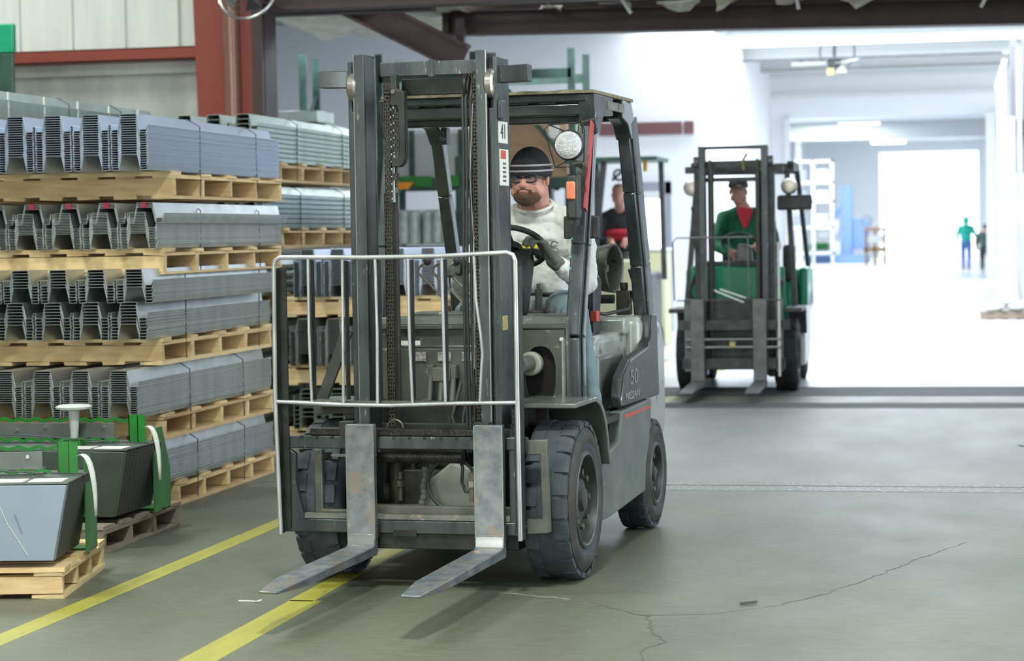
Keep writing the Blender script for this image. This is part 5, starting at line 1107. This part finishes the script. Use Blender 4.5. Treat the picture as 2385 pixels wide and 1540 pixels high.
for s in (-1, 1):
    a, b = sorted((.36*s, .29*s)); gp('outer_rail', M().box((a, -.26, .14), (b, -.12, 2.06)), 'dark_machine', bevel=.006)
    a, b = sorted((.31*s, .25*s)); gp('inner_rail', M().box((a, -.34, .16), (b, -.2, 2.22)), 'mast_paint', bevel=.006)
    gp('lift_cylinder', M().cyl((.215*s, -.18, .2), (.215*s, -.18, 2.0), .03, 12), 'dark_machine', smooth=40)
    gp('mast_ear', M().box((min(.31*s, .44*s), -.25, 1.98), (max(.31*s, .44*s), -.15, 2.04)), 'dark_machine', bevel=.004)
    gp('mast_roller', M().lathe([(-.02, 0), (-.02, .05), (.02, .05), (.02, 0)], (.335*s, -.28, 2.08), 'X', 16), 'grey_machine', smooth=40)
for (z, h, y) in ((2.19, .03, -.27), (2.02, .07, -.2), (1.9, .04, -.18), (.2, .1, -.2)): gp('mast_crossbar', M().box((-.30, y-.02, z), (.30, y+.02, z+h)), 'dark_machine', bevel=.004)
gp('yellow_hook', M().tube([(.12, -.25, 2.15), (.08, -.25, 2.08), (.09, -.25, 2.0)], .012, 6), 'yellow_label')
for x in (-.225, .20): gp('lift_chain', M().box((x, -.26, .5), (x+.025, -.24, 2.1)), 'chain')
gp('carriage_bar', M().box((-.50, -.46, .57), (.50, -.42, .66)), 'dark_machine', bevel=.004); gp('carriage_bar', M().box((-.46, -.46, .22), (.46, -.42, .32)), 'dark_machine', bevel=.004)
for x in (.38, -.44): gp('carriage_side', M().box((x, -.46, .2), (x+.06, -.42, .85)), 'grey_machine', bevel=.004)
gp('fork_shaft', M().cyl((-.42, -.50, .49), (.42, -.50, .49), .012, 10).cyl((-.42, -.50, .42), (.42, -.50, .42), .014, 10), 'bright_steel'); gp('shaft_fitting', M().box((-.03, -.53, .42), (.02, -.49, .47)), 'box_yellow', bevel=.004)
gp('front_grille', M().box((-.26, -.2, .3), (.26, -.1, .85)), 'dark_machine', bevel=.01)
for i, x in enumerate((-.315, .24)):
    x0, x1 = x-.06, x+.06
    gp('fork', M().prism([(-.50, .85), (-.50, .10), (-.56, .07), (-1.5, .075), (-1.52, .082), (-1.3, .10), (-.58, .115), (-.54, .13), (-.54, .85)], 'X', x0, x1), 'grey_machine', bevel=.004, label='worn fork')
bk = gp('load_backrest', M().tube([(-.52, -.5, .84), (-.53, -.5, 1.36), (-.50, -.5, 1.40), (.18, -.5, 1.40)], .007, 6), 'grey_machine', smooth=60)
ob('mid_rail', M().cyl((-.5, -.5, .84), (.42, -.5, .84), .007, 6), 'grey_machine', bk)
for x in (-.23, -.03, .14): ob('grille_bar', M().cyl((x, -.5, .84), (x, -.5, 1.40), .006, 6), 'grey_machine', bk)
ob('side_bar', M().box((.40, -.5, .16), (.42, -.47, 1.35)), 'white_paint', bk)
gp('loose_bars', M().beam((-.16, -.52, .93), (.10, -.52, .82), .012, .012).beam((-.11, -.52, .94), (.12, -.52, .86), .012, .012), 'galv')
gp('front_cowl', M().prism([(-.46, .72), (.42, .72), (.41, 1.12), (-.45, 1.14)], 'Y', .22, .34), 'green_paint', bevel=.02); gp('dash_top', M().box((-.36, .24, 1.12), (.36, .42, 1.18)), 'dark_machine', bevel=.02)
gp('steering_column', M().prism([(-.06, 1.1), (.11, 1.1), (.10, 1.32), (-.02, 1.34)], 'Y', .3, .5), 'grey_machine', bevel=.02); gp('steering_wheel', M().torus((-.03, .58, 1.34), .16, .014, RX(-.6), 28, 8), 'black_plastic', smooth=60)
for x in (.36, -.36): gp('side_lamp', M().ell((x, .15, .98), .055), 'dark_machine', smooth=60)
gp('tilt_hose', M().tube([(-.40, .1, 1.05), (-.44, .0, .9), (-.38, 0, .8)], .015, 8), 'hose')
for s in (-1, 1):
    a, b = sorted((.44*s, .60*s)); gp('fender', M().prism([(-.3, .72), (.33, .72), (.42, .5), (.46, .5), (.38, .76), (-.3, .76)], 'X', a, b), 'dark_machine', bevel=.006)
    a, b = sorted((.50*s, .58*s)); gp('side_panel', M().prism([(.45, .2), (1.3, .22), (1.5, .65), (2.1, .7), (2.0, 1.02), (.5, .62)], 'X', a, b), 'white_paint', bevel=.01)
    gp('hood_side', M().box((a, .95, .7), (b, 1.95, 1.1)), 'green_paint', bevel=.03)
    gp('front_pillar', M().beam((.50*s, .3, .74), (.42*s, .62, 2.0), .05, .06, (0, 1, 0)), 'dark_machine', bevel=.006)
    gp('rear_pillar', M().beam((.545*s, 1.75, 1.05), (.46*s, 1.4, 2.06), .045, .07, (0, 1, 0)), 'dark_machine', bevel=.006)
    gp('roof_rail', M().box((min(.42*s, .48*s), .6, 2.02), (max(.42*s, .48*s), 1.5, 2.10)), 'dark_machine', bevel=.006)
    gp('work_lamp', M().lathe([(-.05, .0), (-.045, .06), (0, .078), (.03, .07), (.05, .03), (.05, 0)], ((.46 if s > 0 else -.44), .3, 1.86), 'Y', 24), 'roller_steel', smooth=50)
    gp('lamp_housing', M().box(((.34 if s > 0 else -.46), .36, 1.64), ((.66 if s > 0 else -.34), .44, 1.78 if s > 0 else 1.70)), 'dark_machine', bevel=.02)
gp('rear_body', M().box((-.52, 1.5, .3), (.54, 2.2, 1.08)), 'green_paint', bevel=.06, seg=3); gp('white_stripe', M().box((.545, 1.5, .75), (.55, 2.15, .95)), 'white_paint')
gp('hood', M().box((-.44, .9, .6), (.44, 1.6, .98)), 'green_paint', bevel=.03); gp('chassis', M().box((-.45, .15, .22), (.45, 1.5, .62)), 'dark_machine', bevel=.01); gp('seat', M().box((-.26, 1.22, .98), (.26, 1.34, 1.48)).box((-.26, .8, .98), (.26, 1.3, 1.06)), 'seat_vinyl', bevel=.03)
gp('roof_front_bar', M().box((-.45, .6, 2.0), (.48, .68, 2.08)), 'dark_machine', bevel=.006); gp('roof_rear_bar', M().box((-.45, 1.42, 2.0), (.48, 1.5, 2.08)), 'dark_machine', bevel=.006)
for i in range(5): gp('roof_slat', M().box((-.33+i*.15, .66, 2.03), (-.29+i*.15, 1.44, 2.06)), 'dark_machine')
gp('hand_lever', M().tube([(.30, .55, 1.12), (.34, .5, 1.3)], .01, 6), 'black_plastic'); gp('seat_belt_box', M().box((.37, .6, .98), (.47, 1.0, 1.32)), 'black_plastic', bevel=.03)
figure('man in grey cap and green jacket over a red shirt driving the green forklift', (0.09, 11.35, 0), .13,
       dict(head=(-.04, .62, 1.83), neck=(.02, .68, 1.66), hip=(.04, .85, 1.08), sl=(.24, .72, 1.56), el=(.30, .55, 1.30), wl=(.16, .32, 1.33), sr=(-.18, .70, 1.58), er=(-.26, .52, 1.32), wr=(-.12, .28, 1.25), kl=(.15, .42, 1.02), al=(.15, .35, .68), kr=(-.12, .42, 1.02), ar=(-.12, .35, .68), hr=(.3, -.6, -.1)),
       'jacket_green', 'jeans_blue', 1.02, 'cap', 'cap_grey', 'shirt_red', yaw=.05, vox=.011, glasses=True)
# ---- reach truck with a driver, half hidden behind the front forklift
T = thing('reach_truck', 'dark forklift with flat roof parked by the cream cabinet', 'forklift', (-1.92, 16.0, 0))
def tp_(name, m, material, **k): return ob(name, m, material, T, **k)
tp_('roof_guard', M().box((-.32, -.2, 2.27), (.56, .8, 2.32)), 'rack_green', bevel=.006); tp_('front_pillar', M().beam((-.22, -.1, .9), (-.06, -.1, 2.28), .07, .07, (0, 1, 0)), 'dark_machine', bevel=.006)
for x in (.5, -.3): tp_('rear_pillar', M().beam((x, .75, .9), (x*.96, .72, 2.28), .06, .06, (0, 1, 0)), 'dark_machine', bevel=.006)
tp_('strobe', M().cyl((.40, 0, 2.27), (.40, 0, 2.15), .025, 12), 'yellow_paint', smooth=40)
tp_('truck_body', M().box((-.4, 0, .15), (.45, .9, 1.0)), 'dark_machine', bevel=.04); tp_('hood', M().box((-.3, -.3, .2), (.35, .1, 1.15)), 'cream_metal', bevel=.03); tp_('red_light', M().box((.0, -.32, .85), (.12, -.30, .9)), 'label_red')
tp_('roof_fan', M().torus((.08, .1, 2.12), .06, .015, RX(PI/2), 16, 6).beam((.0, .1, 2.06), (.16, .1, 2.2), .03, .03), 'dark_machine'); tp_('seat_back', M().box((-.3, .6, 1.0), (.3, .7, 1.5)), 'seat_vinyl', bevel=.04)
for sx in (-.38, .40):
    for yy in (-.1, .75): tp_('wheel', M().lathe([(-.06, .05), (-.06, .18), (.06, .18), (.06, .05), (-.06, .05)], (sx, yy, .18), 'X', 24), 'tyre_black', smooth=40)
for x in (-.75, -.5): tp_('mast_rail', M().box((x, -.2, .1), (x+.09, .0, 2.1)), 'mast_dark', bevel=.006); tp_('amber_light', M().box((-.62, -.22, 1.95), (-.56, -.2, 2.0)), 'amber')
figure('driver in black and red jacket on the truck by the cream cabinet', (-1.92, 16.05, 0), .1,
       dict(head=(.06, .35, 1.90), neck=(.07, .40, 1.73), hip=(.05, .5, 1.15), sl=(.29, .42, 1.62), el=(.34, .22, 1.38), wl=(.18, -.02, 1.36), sr=(-.15, .42, 1.62), er=(-.2, .22, 1.38), wr=(-.04, .0, 1.36), kl=(.15, .1, 1.18), al=(.15, 0, .85), kr=(-.08, .1, 1.18), ar=(-.08, 0, .85)),
       'jacket_black', 'cap_grey', 1., None, 'hair_dark', None, vox=.014)
o = blob('red_panel', [('e', (.07, .385, 1.46), (.19, .135, .055)), ('e', (.07, .42, 1.40), (.18, .125, .05))], .014, 'shirt_red', bpy.data.objects['person.002'] if 'person.002' in bpy.data.objects else None)
# ---- people walking in the far hall
figure('person in teal hooded top and blue jeans walking in the far hall', (1.74, 65.8, 0), PI,
       dict(head=(0, 0, 1.66), neck=(0, .02, 1.50), hip=(0, .02, .98), sl=(.20, .02, 1.44), el=(.28, .06, 1.18), wl=(.34, -.05, .98), sr=(-.20, .02, 1.44), er=(-.30, .05, 1.2), wr=(-.40, 0, 1.0), kl=(.10, -.08, .52), al=(.09, .02, .09), kr=(-.10, .04, .52), ar=(-.08, .16, .09)), 'hoodie_teal', 'jeans_blue', 1., 'hood', 'hoodie_teal', vox=.014)
figure('person in dark clothes half hidden by the door jamb of the far hall', (2.36, 64, 0), PI,
       dict(head=(0, 0, 1.42), neck=(0, .02, 1.28), hip=(0, .1, .80), sl=(.20, .02, 1.2), el=(.28, -.06, .98), wl=(.26, -.2, .8), sr=(-.20, .02, 1.2), er=(-.28, -.05, 1.0), wr=(-.24, -.2, .85), kl=(.10, -.12, .45), al=(.1, .02, .09), kr=(-.10, -.08, .45), ar=(-.1, .10, .09)), 'rack_green', 'jacket_black', 1., None, 'hair_dark', vox=.014)
